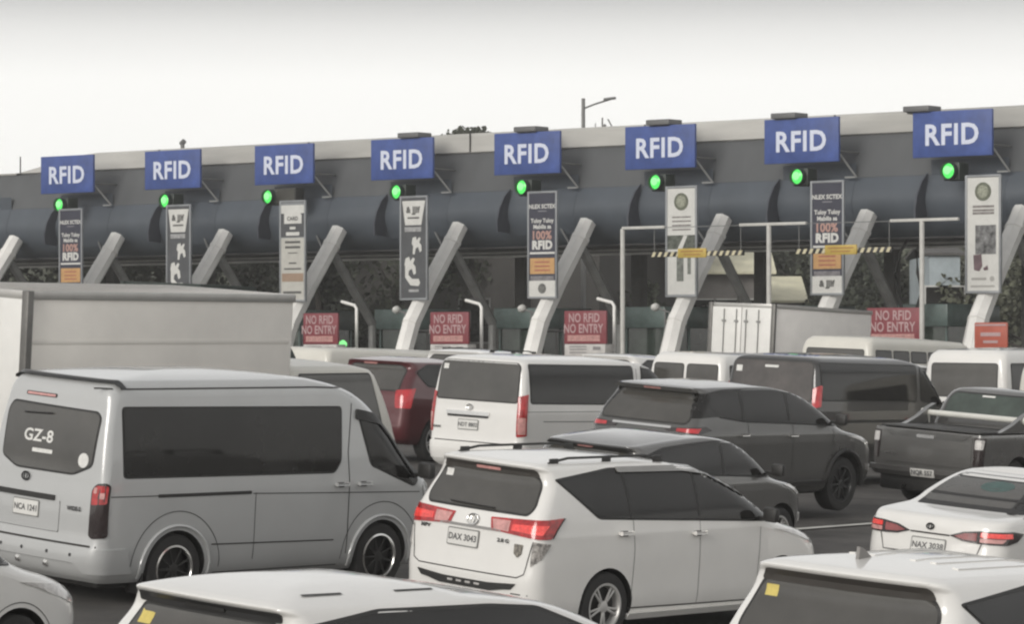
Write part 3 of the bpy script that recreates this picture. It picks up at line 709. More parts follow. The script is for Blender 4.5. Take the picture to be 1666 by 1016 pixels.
for P in ([(-.55, 1.10), (-.55, .98), (-.95, .98), (-.98, 1.12)],):
    for Q in (P, flip(P)): lamp(c, 'tail_lamp', Q, LAMPR, .02)
c.mirror(2.95, 1.10, BLACK, .95); c.handle(1.05, .98); c.handle(2.05, .96)
c.panel('headlamp', [(-.42, .80), (-.42, .90), (-.85, .96), (-1.08, .96), (-.98, .84), (-.75, .78)], 'wrapf', LAMPW, .03, .01, .02)
c.panel('fog_lamp', [(-.62, .46), (-.62, .58), (-.80, .58), (-.80, .46)], 'wrapf', LAMPW, .02, .02, .02)
c.done()

# ---- 8 vans of the second row
def low_van(c, plate, glassm, style='steel', strip=CHROME):
    c.body((.95, 3.75), .38, .34); c.wheels((.95, 3.75), .335, .2, style); c.under(.25, 4.4, .68)
    c.window([(.30, 1.27), (2.95, 1.25), (2.95, 1.83), (.30, 1.84)], 'xside', .04, name='side_window')
    c.window([(3.16, 1.28), (3.95, 1.18), (4.02, 1.24), (3.66, 1.68), (3.48, 1.80), (3.20, 1.83)], 'xside', .04, name='door_window')
    c.window([(-.78, 1.27), (.78, 1.27), (.76, 1.80), (.70, 1.85), (-.70, 1.85), (-.76, 1.80)], 'rear', .04, glassm, name='rear_window')
    Lp = [(-.80, 1.36), (-.97, 1.40), (-.99, .76), (-.82, .74)]
    for P in (Lp, flip(Lp)):
        sg = 1 if P is Lp else -1
        l = lamp(c, 'tail_lamp', P, LAMPR, .02); lamp(c, 'lens', [(sg*-.83, 1.04), (sg*-.95, 1.04), (sg*-.96, .78), (sg*-.84, .78)], LAMPP, .015, .016, l)
    c.panel('garnish', rect(-.30, .55, 1.03, 1.09), 'rear', strip, .015, .02, .03); c.panel('handle_strip', rect(-.28, .53, .995, 1.028), 'rear', BLACK, .01, .012, .02)
    c.plate((.1, .88), plate, .38, .14); c.emblem(.1, 1.15, 'oval', .05)
    c.seam([(-.84, .62), (.84, .62)], 'rear', .016); c.seam([(.15, 1.13), (3.0, 1.13)], w=.008); c.seam([(3.06, .4), (3.05, 1.87)], w=.01)
    c.seam([(.6, .98), (2.4, .97)], w=.01); c.handle(3.25, 1.10); c.mirror(4.05, 1.2, None, 1.)
    c.panel('bumper', [(-1.1, .33), (1.1, .33), (1.08, .60), (-1.08, .60)], 'wrap', c.paint, .03, .02, .03, st=(.06, .1))
M = place(842, 107, 38, 1.88, .05, roll=.0)
c = Car('passenger_van', 'white low roof van in the second row behind the white people carrier', M, Shell(VAN_LO, .05, .04, .1, .02, .05), WHITE, 'van')
low_van(c, 'NDT 8802', GLASSR); c.text('model_badge', 'VAN', .05, (.74, .82), 'rear', DALLOY, .002, sx=1.6); c.panel('sticker', rect(.62, .72, 1.72, 1.80), 'rear', STK, .01, .0095, 0); c.done()
M = place(1322, 100, 37, 1.9, .08, roll=.0)
c = Car('passenger_van', 'black van with a wide rear window behind the dark grey off roader', M, Shell(scaled(VAN_LO, 4.95, 1.9, 2.1, 4.88, 1.88, 1.98), .05, .04, .1, .02, .05), BLACKP, 'van')
c.body((.95, 3.75), .38, .34); c.wheels((.95, 3.75), .335, .2, 'alloy')
c.window([(.25, 1.36), (3.25, 1.34), (3.30, 1.93), (.25, 1.95)], 'xside', .04, name='side_window')
c.window([(3.40, 1.36), (4.15, 1.24), (4.18, 1.30), (3.75, 1.78), (3.5, 1.91), (3.42, 1.93)], 'xside', .04, name='door_window')
c.window([(-.78, 1.34), (.78, 1.34), (.76, 1.91), (.70, 1.96), (-.70, 1.96), (-.76, 1.91)], 'rear', .04, mat('brownish_rear_glass', (.085, .075, .07), .12, noise=.3, nscale=1.5, spec=.7), name='rear_window')
Lp = [(-.80, 1.54), (-.94, 1.60), (-.98, 1.58), (-.98, 1.25), (-.82, 1.21)]
for P in (Lp, flip(Lp)): lamp(c, 'tail_lamp', P, LAMPB, .02)
c.panel('brake_light', rect(-.12, .14, 1.85, 1.89), 'rear', STK, .01, .02, .03); c.panel('sticker', rect(.60, .72, 1.76, 1.86), 'rear', STK, .01, .0095, 0)
c.mirror(4.2, 1.3, BLACK, 1.)
c.panel('step_trim', rect(.9, 3.8, .98, 1.03), 'xside', BLACK, .01, .01, .02); c.done()

# ---- 9 maroon SUV between truck and white van
M = place(655, 97, 36, 1.82, .03)
c = Car('suv', 'maroon car behind the truck cab, its right lamp lit red', M, Shell(scaled(SUV, 4.6, 1.82, 1.72, 4.795, 1.855, 1.835), .06, .05, .12, .03, .06), RED, 'car')
c.body((.9, 3.5), .4, .36); c.wheels((.9, 3.5), .35, .22, 'alloy')
c.window([(.45, 1.50), (.7, 1.28), (3.4, 1.2), (2.9, 1.52), (2.4, 1.64), (.8, 1.62)], 'xside', .03, name='side_window')
c.window([(-.66, 1.2), (.66, 1.2), (.62, 1.52), (.52, 1.60), (-.52, 1.60), (-.62, 1.52)], 'rear', .04, GLASSR, name='rear_window')
c.panel('brake_light', rect(-.02, .26, 1.615, 1.645), 'rear', LAMPP, .01, .03, .03)
Rr = [(-.62, 1.20), (-.66, .90), (-.95, .90), (-1.0, 1.24)]
lamp(c, 'tail_lamp', Rr, LAMPB, .03); lamp(c, 'tail_lamp', flip(Rr), LAMPB, .03)
c.panel('garnish', rect(-.3, .32, 1.06, 1.13), 'rear', CHROME, .02, .02, .03); c.plate((0, .93), 'NGA 6103'); c.done()

# ---- 10 dark pickup on the right
M = place(1588, 111, 37, 1.87, .08, roll=.02)
PL = [(.42, .2, 5.05, .84, .1, .3), (.50, .06, 5.2, .90, .1, .35), (.70, .04, 5.3, .93, .08, .4), (.95, .05, 5.3, .935, .07, .42), (1.05, .055, 5.1, .935, .07, .44), (1.13, .06, 4.7, .93, .07, .44), (1.16, .065, 4.4, .925, .07, .44)]
c = Car('pickup_truck', 'dark grey pickup on the right with tailgate towards us and a bright roll bar', M, Shell(PL, .03, .02, .12, .01, .06), GREY2, 'pickup')
c.body((1.2, 4.3), .44, .40); c.wheels((1.2, 4.3), .385, .25, 'alloy'); c.under(.1, 4.9, .80, .24, .55)
CAB = [(1.10, 1.62, 3.95, .90, .12, .36), (1.2, 1.64, 3.8, .88, .12, .34), (1.4, 1.72, 3.45, .835, .12, .3), (1.62, 1.84, 2.95, .77, .12, .26), (1.70, 1.92, 2.75, .73, .12, .25), (1.745, 2.0, 2.5, .66, .12, .22)]
cs = Shell(CAB, .04, .03, .12, .02, .05); cab = link('cab', cs.body(GREY2), c.root)
low = c.sh; c.sh = cs
c.window([(-.70, 1.36), (.70, 1.36), (.66, 1.60), (.60, 1.68), (-.60, 1.68), (-.66, 1.60)], 'rear', .03, GLASSG, name='rear_window')
c.window([(1.95, 1.28), (3.5, 1.24), (3.0, 1.55), (2.7, 1.66), (2.1, 1.68)], 'xside', .03, name='side_window')
c.panel('brake_light', rect(-.10, .12, 1.645, 1.67), 'rear', STK, .01, .012, .02)
c.mirror(3.45, 1.25, BLACK, 1.); c.sh = low
b = MB(); b.box(.12, 1.58, -.84, .84, 1.175, 1.20, .01); b.build('bed_cover', BLACK, c.root)
b = MB(); b.tube([(1.45, -.82, 1.18), (1.42, -.78, 1.36), (1.42, .78, 1.36), (1.45, .82, 1.18)], .045, 10); b.tube([(1.42, -.90, 1.36), (1.42, -.78, 1.36)], .06, 10); b.tube([(1.42, .90, 1.36), (1.42, .78, 1.36)], .06, 10)
b.build('roll_bar', mat('bar_bright', (.72, .71, .66), .3, .2, noise=.05), c.root)
for sg in (-1, 1): b = MB(); b.prism([(.62, 1.18), (1.6, 1.18), (1.62, 1.50), (1.42, 1.44), (1.1, 1.30), (.8, 1.21)], sg*.78, sg*.86); b.build('sail_panel', GREY2, c.root)
tg = c.panel('tailgate', rect(-.76, .76, .66, 1.15), 'rear', GREY2, .03, .012, .03)
c.panel('tailgate_ledge', [(-.74, 1.145), (.74, 1.145), (.62, 1.06), (-.62, 1.06)], 'rear', GREY, .01, .03, .02, parent=tg)
c.panel('handle', rect(-.14, .16, 1.05, 1.10), 'rear', CHROME, .02, .045, .03, parent=tg)
c.text('model_badge', '4WD', .07, (.62, .78), 'rear', CHROME, .003, .02, tg, sx=1.5)
Rr = [(-.79, 1.12), (-.80, .70), (-.96, .70), (-.99, 1.12)]
for P in (Rr, flip(Rr)):
    l = lamp(c, 'tail_lamp', P, LAMPD, .02); sg = 1 if P is Rr else -1
    lamp(c, 'lens', [(sg*-.81, 1.09), (sg*-.81, .95), (sg*-.93, .95), (sg*-.95, 1.09)], LAMPW, .02, .016, l)
c.panel('bumper', [(-1.0, .46), (1.0, .46), (1.0, .60), (-1.0, .60)], 'wrap', mat('bumper_grey', (.16, .155, .15), .4, .5), .02, .08, .08, st=(.06, .1))
p = c.panel('number_plate', rect(-.20, .20, .47, .59), 'rear', PLATE, .01, .09, .02); c.text('lettering', 'NQR 557', .09, (0, .53), 'rear', INK, .003, .094, p); c.done()

# ---- 11 box trucks
def box_truck(name, label, M, L, Hb, Wb, paint, cabL, cabH, cabpaint, crew=True, doors=True, z0=.95, group='vehicles queuing for the toll gates', cat='truck', rib=True, trim=None):
    root = empty(name, label, cat, group, M=M); w = Wb/2; yb = 0
    b = MB(); b.box(0.03, L, -w, w, z0, Hb, .015)
    bx = b.build('cargo_box', paint, root)
    t = MB()
    for z in (z0+.03, Hb-.05):
        t.box(-.0, L+.02, -w-.02, w+.02, z-.05, z+.05, .008)
    t.build('box_rail', trim or mat('alu_trim', (.46, .45, .43), .35, .5, noise=.08), bx)
    if rib:
        t = MB()
        for z in (z0+(Hb-z0)*.42, z0+(Hb-z0)*.72): t.box(.06, L-.06, -w-.006, -w, z-.03, z+.03, .005); t.box(.06, L-.06, w, w+.006, z-.03, z+.03, .005)
        t.build('side_rib', paint, bx)
    t = MB()
    for sg in (-1, 1): t = MB(); t.box(-.045, .05, sg*w-.05, sg*w+.05, z0, Hb, .006); t.build('corner_post', trim or mat('post_dark', (.17, .165, .155), .45, .5, noise=.2), bx)
    for sg in (-1, 1):
        t = MB(); t.box(-.03, .02, min(sg*.01, sg*(w-.06)), max(sg*.01, sg*(w-.06)), z0+.06, Hb-.1, .008)
        d = t.build('cargo_door', trim or mat('door_white', (.72, .71, .68), .4, noise=.05), root)
        t = MB()
        for y in (.14, w*.55): t.tube([(-.05, sg*y, z0+.1), (-.05, sg*y, Hb-.15)], .014, 6); t.box(-.07, -.03, sg*y-.05, sg*y+.05, z0+(Hb-z0)*.8, z0+(Hb-z0)*.8+.05)
        t.build('lock_bar', mat('bar_grey', (.3, .3, .29), .4, .5), d)
    t = MB(); t.box(.1, L+cabL*.8, -.42, .42, .55, z0, .01); t.box(-.1, .0, -w, w, .45, .62, .01); t.build('chassis', BLACK, root)
    for sg in (-1, 1):
        t = MB(); t.box(-.13, -.10, sg*(w-.35)-.12, sg*(w-.35)+.12, .5, .62, .01); t.build('tail_lamp', LAMPR, root)
    k = cabL/2.2; ch = cabH
    CK = [(.45, L+.12, L+cabL-.15, w*.88, .08, .2), (.6, L+.1, L+cabL, w*.93, .08, .25), (1.1, L+.1, L+cabL, w*.94, .08, .25), (ch*.58, L+.1, L+cabL-.06, w*.94, .08, .25), (ch*.86, L+.12, L+cabL-.35, w*.88, .1, .25),
          (ch*.95, L+.16, L+cabL-.5, w*.84, .12, .25), (ch-.05, L+.25, L+cabL-.75, w*.75, .15, .25)]
    cs = Shell(CK, .05, .02, .08, .01, .03); cb = link('cab', cs.body(cabpaint), root)
    def win(pts, ch_='xside'):
        f = getattr(cs, ch_); fr = link('window', finish(patch(rpoly(grow_poly(pts, .02), .05), f, .003, .03), 'window', BLACK, 30), cb)
        link('glass', finish(patch(rpoly(pts, .05), f, .007, .03), 'glass', GLASSR, 30), fr)
    zb, zt = ch*.62, ch*(.86 if Wb < 2.03 else .93)
    if crew: win(rect(L+.25, L+cabL*.42, zb, zt)); win([(L+cabL*.50, zb), (L+cabL-.28, zb-.05), (L+cabL-.5, zt), (L+cabL*.50, zt)])
    else: win([(L+.35, zb), (L+cabL-.50, zb-.03), (L+cabL-.72, zt), (L+.35, zt)])
    tm, rim, spk, bk = wheel_mesh(.39, .22, 'steel')
    for x in (L*.28, L+cabL*.55):
        for sg in (-1, 1):
            e_ = bpy.data.objects.new('wheel', None); COL.objects.link(e_); e_.parent = root; e_.location = (x, sg*(w-.18), .39); e_.rotation_euler = (0, 0, 0 if sg < 0 else math.pi)
            link('tyre', tm, e_); link('rim', rim, e_); link('spokes', spk, e_)
    return root
BOXG = mat('box_grey_white', (.80, .765, .71), .5, .0, noise=.06, nscale=.9)
box_truck('box_truck', 'large pale box truck behind the silver van with its cab to the right', place(26, 143, 37, 2.05, -.02, roll=.01), 4.62, 3.03, 2.05, BOXG, 2.45, 2.16, CREAM, crew=False)
box_truck('box_truck', 'small white box truck with white rear doors just before the toll gates', place(1250, 68, 37, 1.8, .0), 4.5, 3.26, 1.8, mat('box_white', (.86, .83, .79), .5, noise=.04), 1.9, 2.2, WHITE, crew=False, rib=False)
TARP = mat('dark_green_tarp', (.035, .045, .04), .8, noise=.2)
box_truck('box_truck', 'dark green covered truck, only its top showing above the pale box truck', place(315, 90, 40, 2.0, 0), 1.4, 2.86, 2.0, TARP, 1.8, 1.9, TARP, crew=False, rib=False, trim=TARP)

# ---- 12 jeepney style minibuses and other white vehicles of the third row
def minibus(label, M, L, Wd, H, paint, band=None, nwin=5, name='minibus', slit=.34, cat='minibus', rear=1, ztf=.88):
    k = [(.42, .05, L-.1, Wd*.46, .1, .2), (.55, 0, L, Wd*.49, .1, .25), (1.1, 0, L, Wd*.5, .1, .25), (H*.62, .02, L-.1, Wd*.495, .1, .25), (H*.86, .05, L-.45, Wd*.475, .12, .25), (H*.95, .1, L-.6, Wd*.45, .15, .25), (H-.03, .2, L-.8, Wd*.41, .2, .25)]
    c = Car(name, label, M, Shell(k, .05, .03, .08, .01, .02), paint, cat)
    c.body((L*.2, L*.8), .42, .38); c.wheels((L*.2, L*.8), .37, .22, 'steel')
    zt = H*ztf; zb = zt-slit; x0 = .25; dx = (L-1.2-x0)/nwin
    for i in range(nwin): c.window(rect(x0+i*dx+.05, x0+(i+1)*dx-.05, zb, zt), 'xside', .04, GLASS)
    c.window([(x0+nwin*dx+.05, zb), (L-.5, zb), (L-.75, zt), (x0+nwin*dx+.05, zt)], 'xside', .04, GLASS, name='door_window')
    if rear == 1: c.window(rect(-Wd*.38, Wd*.38, zb-.12, zt), 'rear', .05, GLASSR, name='rear_window')
    elif rear == 2:
        c.window(rect(-Wd*.40, -.05, zb-.12, zt), 'rear', .05, GLASSR, name='rear_window'); c.window(rect(.05, Wd*.40, zb-.12, zt), 'rear', .05, GLASSR, name='rear_window')
    if band: c.panel('side_band', rect(.1, L-.4, H*.40, H*.60), 'xside', band, .02, .006, .01)
    Rr = [(-Wd*.36, 1.05), (-Wd*.36, .85), (-Wd*.47, .85), (-Wd*.47, 1.05)]
    lamp(c, 'tail_lamp', Rr, LAMPR, .02); lamp(c, 'tail_lamp', flip(Rr), LAMPR, .02)
    c.seam([(x0+nwin*dx, .5), (x0+nwin*dx, zt)], w=.015); c.done(); return c
minibus('long low minibus with a pale roof and maroon side behind the maroon car', place(528, 75, 38, 1.9, -.2), 8.6, 1.9, 1.96, CREAM, MATS['maroon_paint'], 7, ztf=.80, rear=0)
minibus('white minibus with a pair of square rear windows left of the black van', place(1170, 88, 37, 1.75, 0), 4.3, 1.75, 2.02, WHITE, None, 3, rear=2, slit=.42)
minibus('white minibus with narrow dark side windows near the right side gates', place(1410, 75, 37, 1.9, 0.02), 5.2, 1.9, 2.5, CREAM, None, 5, slit=.22)
minibus('white van with a broad grey rear window at the front of the right lane', place(1635, 90, 36, 1.75, .0), 4.4, 1.75, 2.33, WHITE, None, 3, name='passenger_van', cat='van', slit=.46)
minibus('cream van at the far right edge beside the pickup roof', place(1800, 96, 36, 1.75, .02), 4.4, 1.75, 2.2, CREAM, None, 3, name='passenger_van', cat='van', slit=.44)
def far_suv(label, M, paint, H=1.8, rails=True):
    c = Car('suv', label, M, Shell(scaled(SUV, 4.5, 1.8, H, 4.795, 1.855, 1.835), .05, .05, .12, .03, .06), paint, 'car')
    k = H/1.835
    c.body((.9, 3.5), .42, .37); c.wheels((.9, 3.5), .36, .22, 'alloy')
    c.window([(.45, 1.58*k), (.7, 1.36*k), (3.4, 1.27*k), (2.9, 1.60*k), (2.4, 1.72*k), (.8, 1.72*k)], 'xside', .03, name='side_window')
    c.window([(-.66, 1.3*k), (.66, 1.3*k), (.62, 1.62*k), (.52, 1.70*k), (-.52, 1.70*k), (-.62, 1.62*k)], 'rear', .04, GLASSR, name='rear_window')
    lamp(c, 'tail_lamp', [(-.62, 1.25), (-.66, 1.0), (-.95, 1.0), (-1.0, 1.3)], LAMPR, .03); lamp(c, 'tail_lamp', flip([(-.62, 1.25), (-.66, 1.0), (-.95, 1.0), (-1.0, 1.3)]), LAMPR, .03)
    if rails: roof_rails(c, .7, 2.2, .58, .05)
    c.done()
far_suv('white car roof with dark rails just beyond the white low roof van', place(775, 86, 37, 1.8, 0), WHITE, 1.86)
far_suv('white car roof showing between the white van and the twin window minibus', place(1022, 80, 37, 1.8, 0), WHITE, 1.9, False)
far_suv('white car roof in front of the narrow windowed minibus', place(1425, 84, 37, 1.8, 0), WHITE, 2.0, False)

# ---- 13 white car nose bottom left
M = place(-535, 230, 37, 1.73, .0)
c = Car('hatchback', 'white car nose with clear headlamp at the bottom left corner', M, Shell([(z*.95, a, b*.92, w*.945, r1, r2) for z, a, b, w, r1, r2 in MPV], .05, .05, .16, .03, .07), WHITE, 'car')
c.body((.9, 3.42), .38, .34); c.wheels((.9, 3.42), .33, .2, 'alloy')
c.window([(.45, 1.50), (.85, 1.17), (3.35, 1.06), (2.85, 1.39), (2.42, 1.55), (1.0, 1.58)], 'xside', .03, name='side_window')
c.panel('headlamp', [(-.48, .70), (-.45, .78), (-.80, .88), (-1.25, .925), (-1.1, .82), (-.85, .72)], 'wrapf', LAMPW, .03, .008, .02)
c.seam([(3.05, .3), (3.1, 1.0)], w=.01); c.arc_seam(3.42, .34, .42, 0, 180, .008); c.done()

# ================================================================== toll plaza
PA = R(39); PX0, PY0 = -15.1, 116.7            # first gate, sign plane
def pl(a, b, z=0): return Vector((PX0+a*math.cos(PA)-b*math.sin(PA), PY0-a*math.sin(PA)-b*math.cos(PA), z))
def PM(a, b, z=None):
    """frame at gate coordinate a, b metres towards the traffic; local -y faces the traffic"""
    p = pl(a, b); M = Matrix.Rotation(-PA, 4, 'Z'); M.translation = (p.x, p.y, GZ if z is None else z); return M
GZ = .90
PITCH = 5.0
def prim(M, name, label, cat, group=None): return empty(name, label, cat, group, M=M)
CONC = mat('concrete', (.36, .35, .33), .8, noise=.15, nscale=1.2, bump=.2, bscale=20)
STEELW = mat('painted_steel', (.78, .765, .73), .45, 0, .15, noise=.14, nscale=.8)
STEELG = mat('grey_steel', (.17, .17, .165), .5, .1, noise=.12, nscale=1.)
FASC = mat('fascia_sheet', (.087, .091, .094), .5, .0, noise=.09, nscale=1.2, stretch=(1.2, 1, .5))
FASB = mat('bullnose_sheet', (.072, .085, .101), .48, .0, noise=.09, nscale=1.2, stretch=(1.2, 1, .5))
SOFF = mat('soffit', (.045, .045, .047), .7, noise=.15, nscale=.5)
ROOFB = mat('roof_band', (.47, .46, .43), .55, .1, noise=.16, nscale=.5, stretch=(.3, 1, 2))
BLUE = mat('sign_blue', (.05, .088, .28), .5, noise=.22, nscale=1.6)
LETW = mat('sign_white', (.62, .65, .76), .5, noise=.03)
GREEN = mat('green_lamp', (.02, .3, .03), .2, emit=(.12, 1.0, .17), es=.75, noise=0)
GREENH = mat('green_lamp_core', (.1, .5, .1), .2, emit=(.30, 1.0, .34), es=.8, noise=0)
NAVY = mat('banner_navy', (.035, .036, .055), .5, noise=.1)
BWHITE = mat('banner_white', (.58, .575, .545), .55, noise=.06)
BDARK = mat('banner_charcoal', (.07, .073, .078), .5, noise=.15)
BFRAME = mat('banner_frame', (.27, .28, .29), .45, .3, noise=.1)
BORANGE = mat('banner_orange', (.50, .29, .12), .55, noise=.12, nscale=6)
BORED = mat('banner_red', (.36, .12, .08), .5, noise=.1)
BINK = mat('banner_ink', (.09, .09, .085), .6, noise=.1)
SEALG = mat('seal_green', (.13, .14, .10), .6, noise=.3, nscale=18)
NORED = mat('noentry_red', (.21, .04, .05), .5, noise=.12)
NOPINK = mat('noentry_lettering', (.42, .29, .29), .5, noise=.08)
NOORNG = mat('noentry_orange', (.40, .09, .055), .5, noise=.1)
YELB = mat('bar_yellow', (.46, .33, .07), .5, noise=.12, nscale=4)
YELW = mat('bar_pale', (.55, .50, .34), .55, noise=.1)
TEAL = mat('booth_teal', (.11, .15, .14), .35, noise=.2)
def letters(parent, name, txt, size, x, z, y, m, bold=.0, sx=1.):
    bm = bmesh.new(); add_flat(bm, text2d(txt, size, bold, sx), lambda a, b: (x+a, y, z+b)); return link(name, finish(bm, name, m), parent)

# ---- canopy
A0, A1 = -34., 62.
cano = prim(PM(0, 0, 0), 'toll_canopy', 'long grey toll gate canopy with pale roof edge and blue grey rounded front', 'canopy')
def sweep(name, prof, m, a0=A0, a1=A1, thick=.06, smooth=40, seg=1.0, parent=cano, drop=False):
    """sheet with the profile (b, z) run along the canopy"""
    bm = bmesh.new(); n = int((a1-a0)/seg); rows = []
    P = [Vector(p) for p in prof]; Q = []
    for i, p in enumerate(P):
        d = (P[min(i+1, len(P)-1)]-P[max(0, i-1)]).normalized(); Q.append(p+Vector((-d.y, d.x))*-thick)
    loop = P+Q[::-1]
    for i in range(n+1):
        a = a0+(a1-a0)*i/n; dz = .17*min(3.4, max(0, -a-.6)) if drop else 0; rows.append([bm.verts.new((a, -b, z-(dz if z > 9.1 else 0))) for b, z in loop])
    for A, B in zip(rows, rows[1:]):
        for j in range(len(loop)): bm.faces.new((A[j], A[(j+1) % len(loop)], B[(j+1) % len(loop)], B[j]))
    bm.faces.new(rows[0]); bm.faces.new(rows[-1][::-1])
    return link(name, finish(bm, name, m, smooth), parent)
BN = [(-.96, 7.70), (-.82, 7.42), (-.74, 7.2), (-.71, 7.02), (-.74, 6.8), (-.84, 6.55), (-1.0, 6.32), (-1.25, 6.12), (-1.5, 6.0)]
sweep('roof_band', [(-1.9, 9.56), (-1.5, 9.57), (-1.42, 9.5), (-1.40, 8.98), (-1.5, 8.93)], ROOFB, drop=True)
sweep('roof_sheet', [(-30, 9.2), (-16, 9.5), (-1.9, 9.50)], ROOFB, drop=True)
sweep('fascia', [(-1.50, 8.97), (-1.44, 8.9), (-1.30, 8.5), (-1.14, 8.1), (-.96, 7.705)], FASC)
sweep('bullnose', BN, FASB)
sweep('soffit', [(-30, 6.95), (-12, 6.3), (-1.5, 6.01)], SOFF)
sweep('rear_fascia', [(-30.1, 9.2), (-30.3, 8.0), (-30.1, 6.95)], FASC)
t = MB()
for b, z in ((-4., 6.06), (-9, 6.2), (-15, 6.4), (-22, 6.66)): t.box(A0, A1, -b-.12, -b+.12, z-.26, z)
t.build('soffit_beam', STEELG, cano)
t = MB()
for z in (5.86, 5.74):
    t = MB(); t.tube([(A0, 2.6, z), (A1, 2.6, z)], .04, 6); t.build('conduit', mat('conduit_grey', (.5, .5, .48), .5, noise=.1), cano)
_pan = None
for k in range(-3, 12):
    a = k*PITCH
    if _pan is None:
        t = MB(); pr = [(.92, 8.12)]+[(-b-.012, z) for b, z in BN[:7]]; t.prism(pr+[(y+.01, z) for y, z in pr[::-1]], -1.25, 1.25, 'yz'); _pan = finish(t.bm, 'gate_panel', mat('panel_sheet', (.072, .085, .102), .48, .0, noise=.12, nscale=.6), 30)
        t = MB(); t.prism([(.80, 6.38), (.22, 6.42), (.20, 6.75), (.32, 7.15), (.55, 7.5), (.86, 7.76)], -1.36, -1.31, 'yz'); _fin = finish(t.bm, 'fin', mat('fin_dark', (.055, .06, .075), .5, noise=.1), 30)
    o = link('gate_panel', _pan, cano); o.location = (a, 0, 0); o = link('fin', _fin, cano); o.location = (a, 0, 0)
# roof joints
t = MB()
for i in range(14): t.box(A0+3+i*6.8, A0+3.05+i*6.8, 1.38, 1.395, 8.99, 9.56)
t.build('roof_joint', SEAM, cano)

NTH = ['leftmost', 'second from the left', 'third from the left', 'fourth from the left', 'fourth from the right', 'third from the right', 'second from the right', 'rightmost']
_c = {}
def cached(key, fn):
    if key not in _c: _c[key] = fn()
    return _c[key]
# ---- RFID signs and lane lamps
for k in range(8):
    a = k*PITCH; grp = 'RFID signs above the gates'
    r = prim(PM(a, 0, 8.13), 'lane_sign', 'blue RFID sign above the gates, '+NTH[k], 'sign', grp)
    def f():
        t = MB(); t.box(-1.27, 1.27, 0, .10, 0, 1.27, .012); return finish(t.bm, 'panel', BLUE, 30)
    link('panel', cached('sp', f), r)
    letters(r, 'lettering', 'RFID', .80, .0, .62, -.008, LETW, .022, 1.0)
    def f():
        t = MB(); t.tube([(1.2, .12, .25), (1.38, .75, -.42), (1.0, .75, -.42)], .03, 6); return finish(t.bm, 'bracket', mat('bracket_grey', (.3, .3, .29), .5), 30)
    link('bracket', cached('br', f), r)
    def f():
        t = MB(); t.tube([(0, .1, .3), (0, 1.3, .3)], .03, 6); return finish(t.bm, 'arm', STEELG, 30)
    for x in (-1.1, 1.1): o = link('arm', cached('ar', f), r); o.location = (x, 0, 0)
    if k >= 3:
        def f():
            t = MB(); t.box(-.42, .42, -.12, .55, 0, .16, .02); t.box(-.36, .36, .0, .45, -.05, .03, .01); return finish(t.bm, 'scanner_housing', mat('housing_grey', (.13, .13, .13), .5), 30)
        o = link('scanner_housing', cached('hs', f), r); o.location = ((.15, 0, 0, -.55, -1.1, -1.5)[k-3]+(.2 if k == 3 else 0), 0, 1.28)
    r = prim(PM(a+.07-(.45 if k == 2 else 0)-(.08 if k < 2 else 0)+(.02 if k > 4 else 0), .05, 7.72), 'lane_light', 'round green lane light under the RFID sign, '+NTH[k], 'light', 'green lights above the gates')
    def f():
        t = MB(); t.lathe([(.001, -.30), (.14, -.29), (.225, -.22)], 26, 'y'); return finish(t.bm, 'lens', GREEN, 50)
    link('lens', cached('ln', f), r)
    def f():
        t = MB(); t.lathe([(.001, -.312), (.12, -.302)], 20, 'y', (-.03, 0, .02)); return finish(t.bm, 'lens_core', GREENH, 50)
    link('lens_core', cached('lc', f), r)
    def f():
        t = MB(); t.box(-.25, .27, -.14, .35, -.26, .24, .03); t.lathe([(.21, -.14), (.235, -.14), (.235, -.34), (.215, -.34), (.205, -.14)], 26, 'y'); return finish(t.bm, 'housing', mat('lamp_housing', (.02, .028, .022), .5), 30)
    link('housing', cached('hg', f), r)
    if k == 2:
        r2 = prim(PM(a+.22, .05, 7.5), 'message_board', 'small dark message board beside the green light, third gate from the left', 'sign')
        t = MB(); t.box(-.46, .46, -.12, .3, -.06, .5, .02); t.build('housing', BLACK, r2)
        t = MB(); t.box(-.42, .42, -.135, -.12, 0, .46, 0); t.build('screen', mat('screen_dark', (.05, .048, .04), .3, noise=.2), r2)

# ---- slanted A-frame columns
for k in range(-2, 10):
    a = k*PITCH+1.9
    lab = ('pale slanted column of the gate canopy, leaning over the '+(NTH[k]+' banner' if 0 <= k < 8 else ('far left edge' if k < 0 else 'far right edge')))
    if k < -1 or k > 8: continue
    r = prim(PM(a, 0), 'canopy_column', lab, 'column', 'slanted columns under the canopy')
    def f():
        t = MB(); t.tube([(0, .55, 5.72), (0, .12, 5.15), (0, -.85, 3.95), (0, -1.75, 2.7), (0, -2.35, 1.2), (0, -2.6, 0)], [.27, .275, .28, .285, .29, .30], 8, rot=R(22.5)); return finish(t.bm, 'front_leg', STEELW, 25)
    link('front_leg', cached('fl', f), r)
    def f():
        t = MB()
        for y, z in ((.18, 5.22), (-1.75, 2.7)): t.tube([(0, y+.03, z+.045), (0, y-.03, z-.045)], .30, 8, rot=R(22.5))
        return finish(t.bm, 'joint_collar', STEELW, 25)
    link('joint_collar', cached('jc', f), r)
    def f():
        t = MB(); t.tube([(0, .15, 5.1), (0, 1.6, 3.4), (0, 2.15, 2.75)], .15, 8); t.tube([(0, 2.15, 2.85), (0, 2.15, 0)], .13, 8); return finish(t.bm, 'rear_leg', mat('rear_leg_grey', (.25, .25, .24), .5, .1, noise=.15), 30)
    link('rear_leg', cached('rl', f), r)
    def f():
        t = MB(); t.tube([(-1.3, .9, 5.6), (-.5, .4, 5.0), (0, .0, 4.7)], .03, 5); return finish(t.bm, 'tie_rod', STEELG, 30)
    link('tie_rod', cached('tr', f), r)

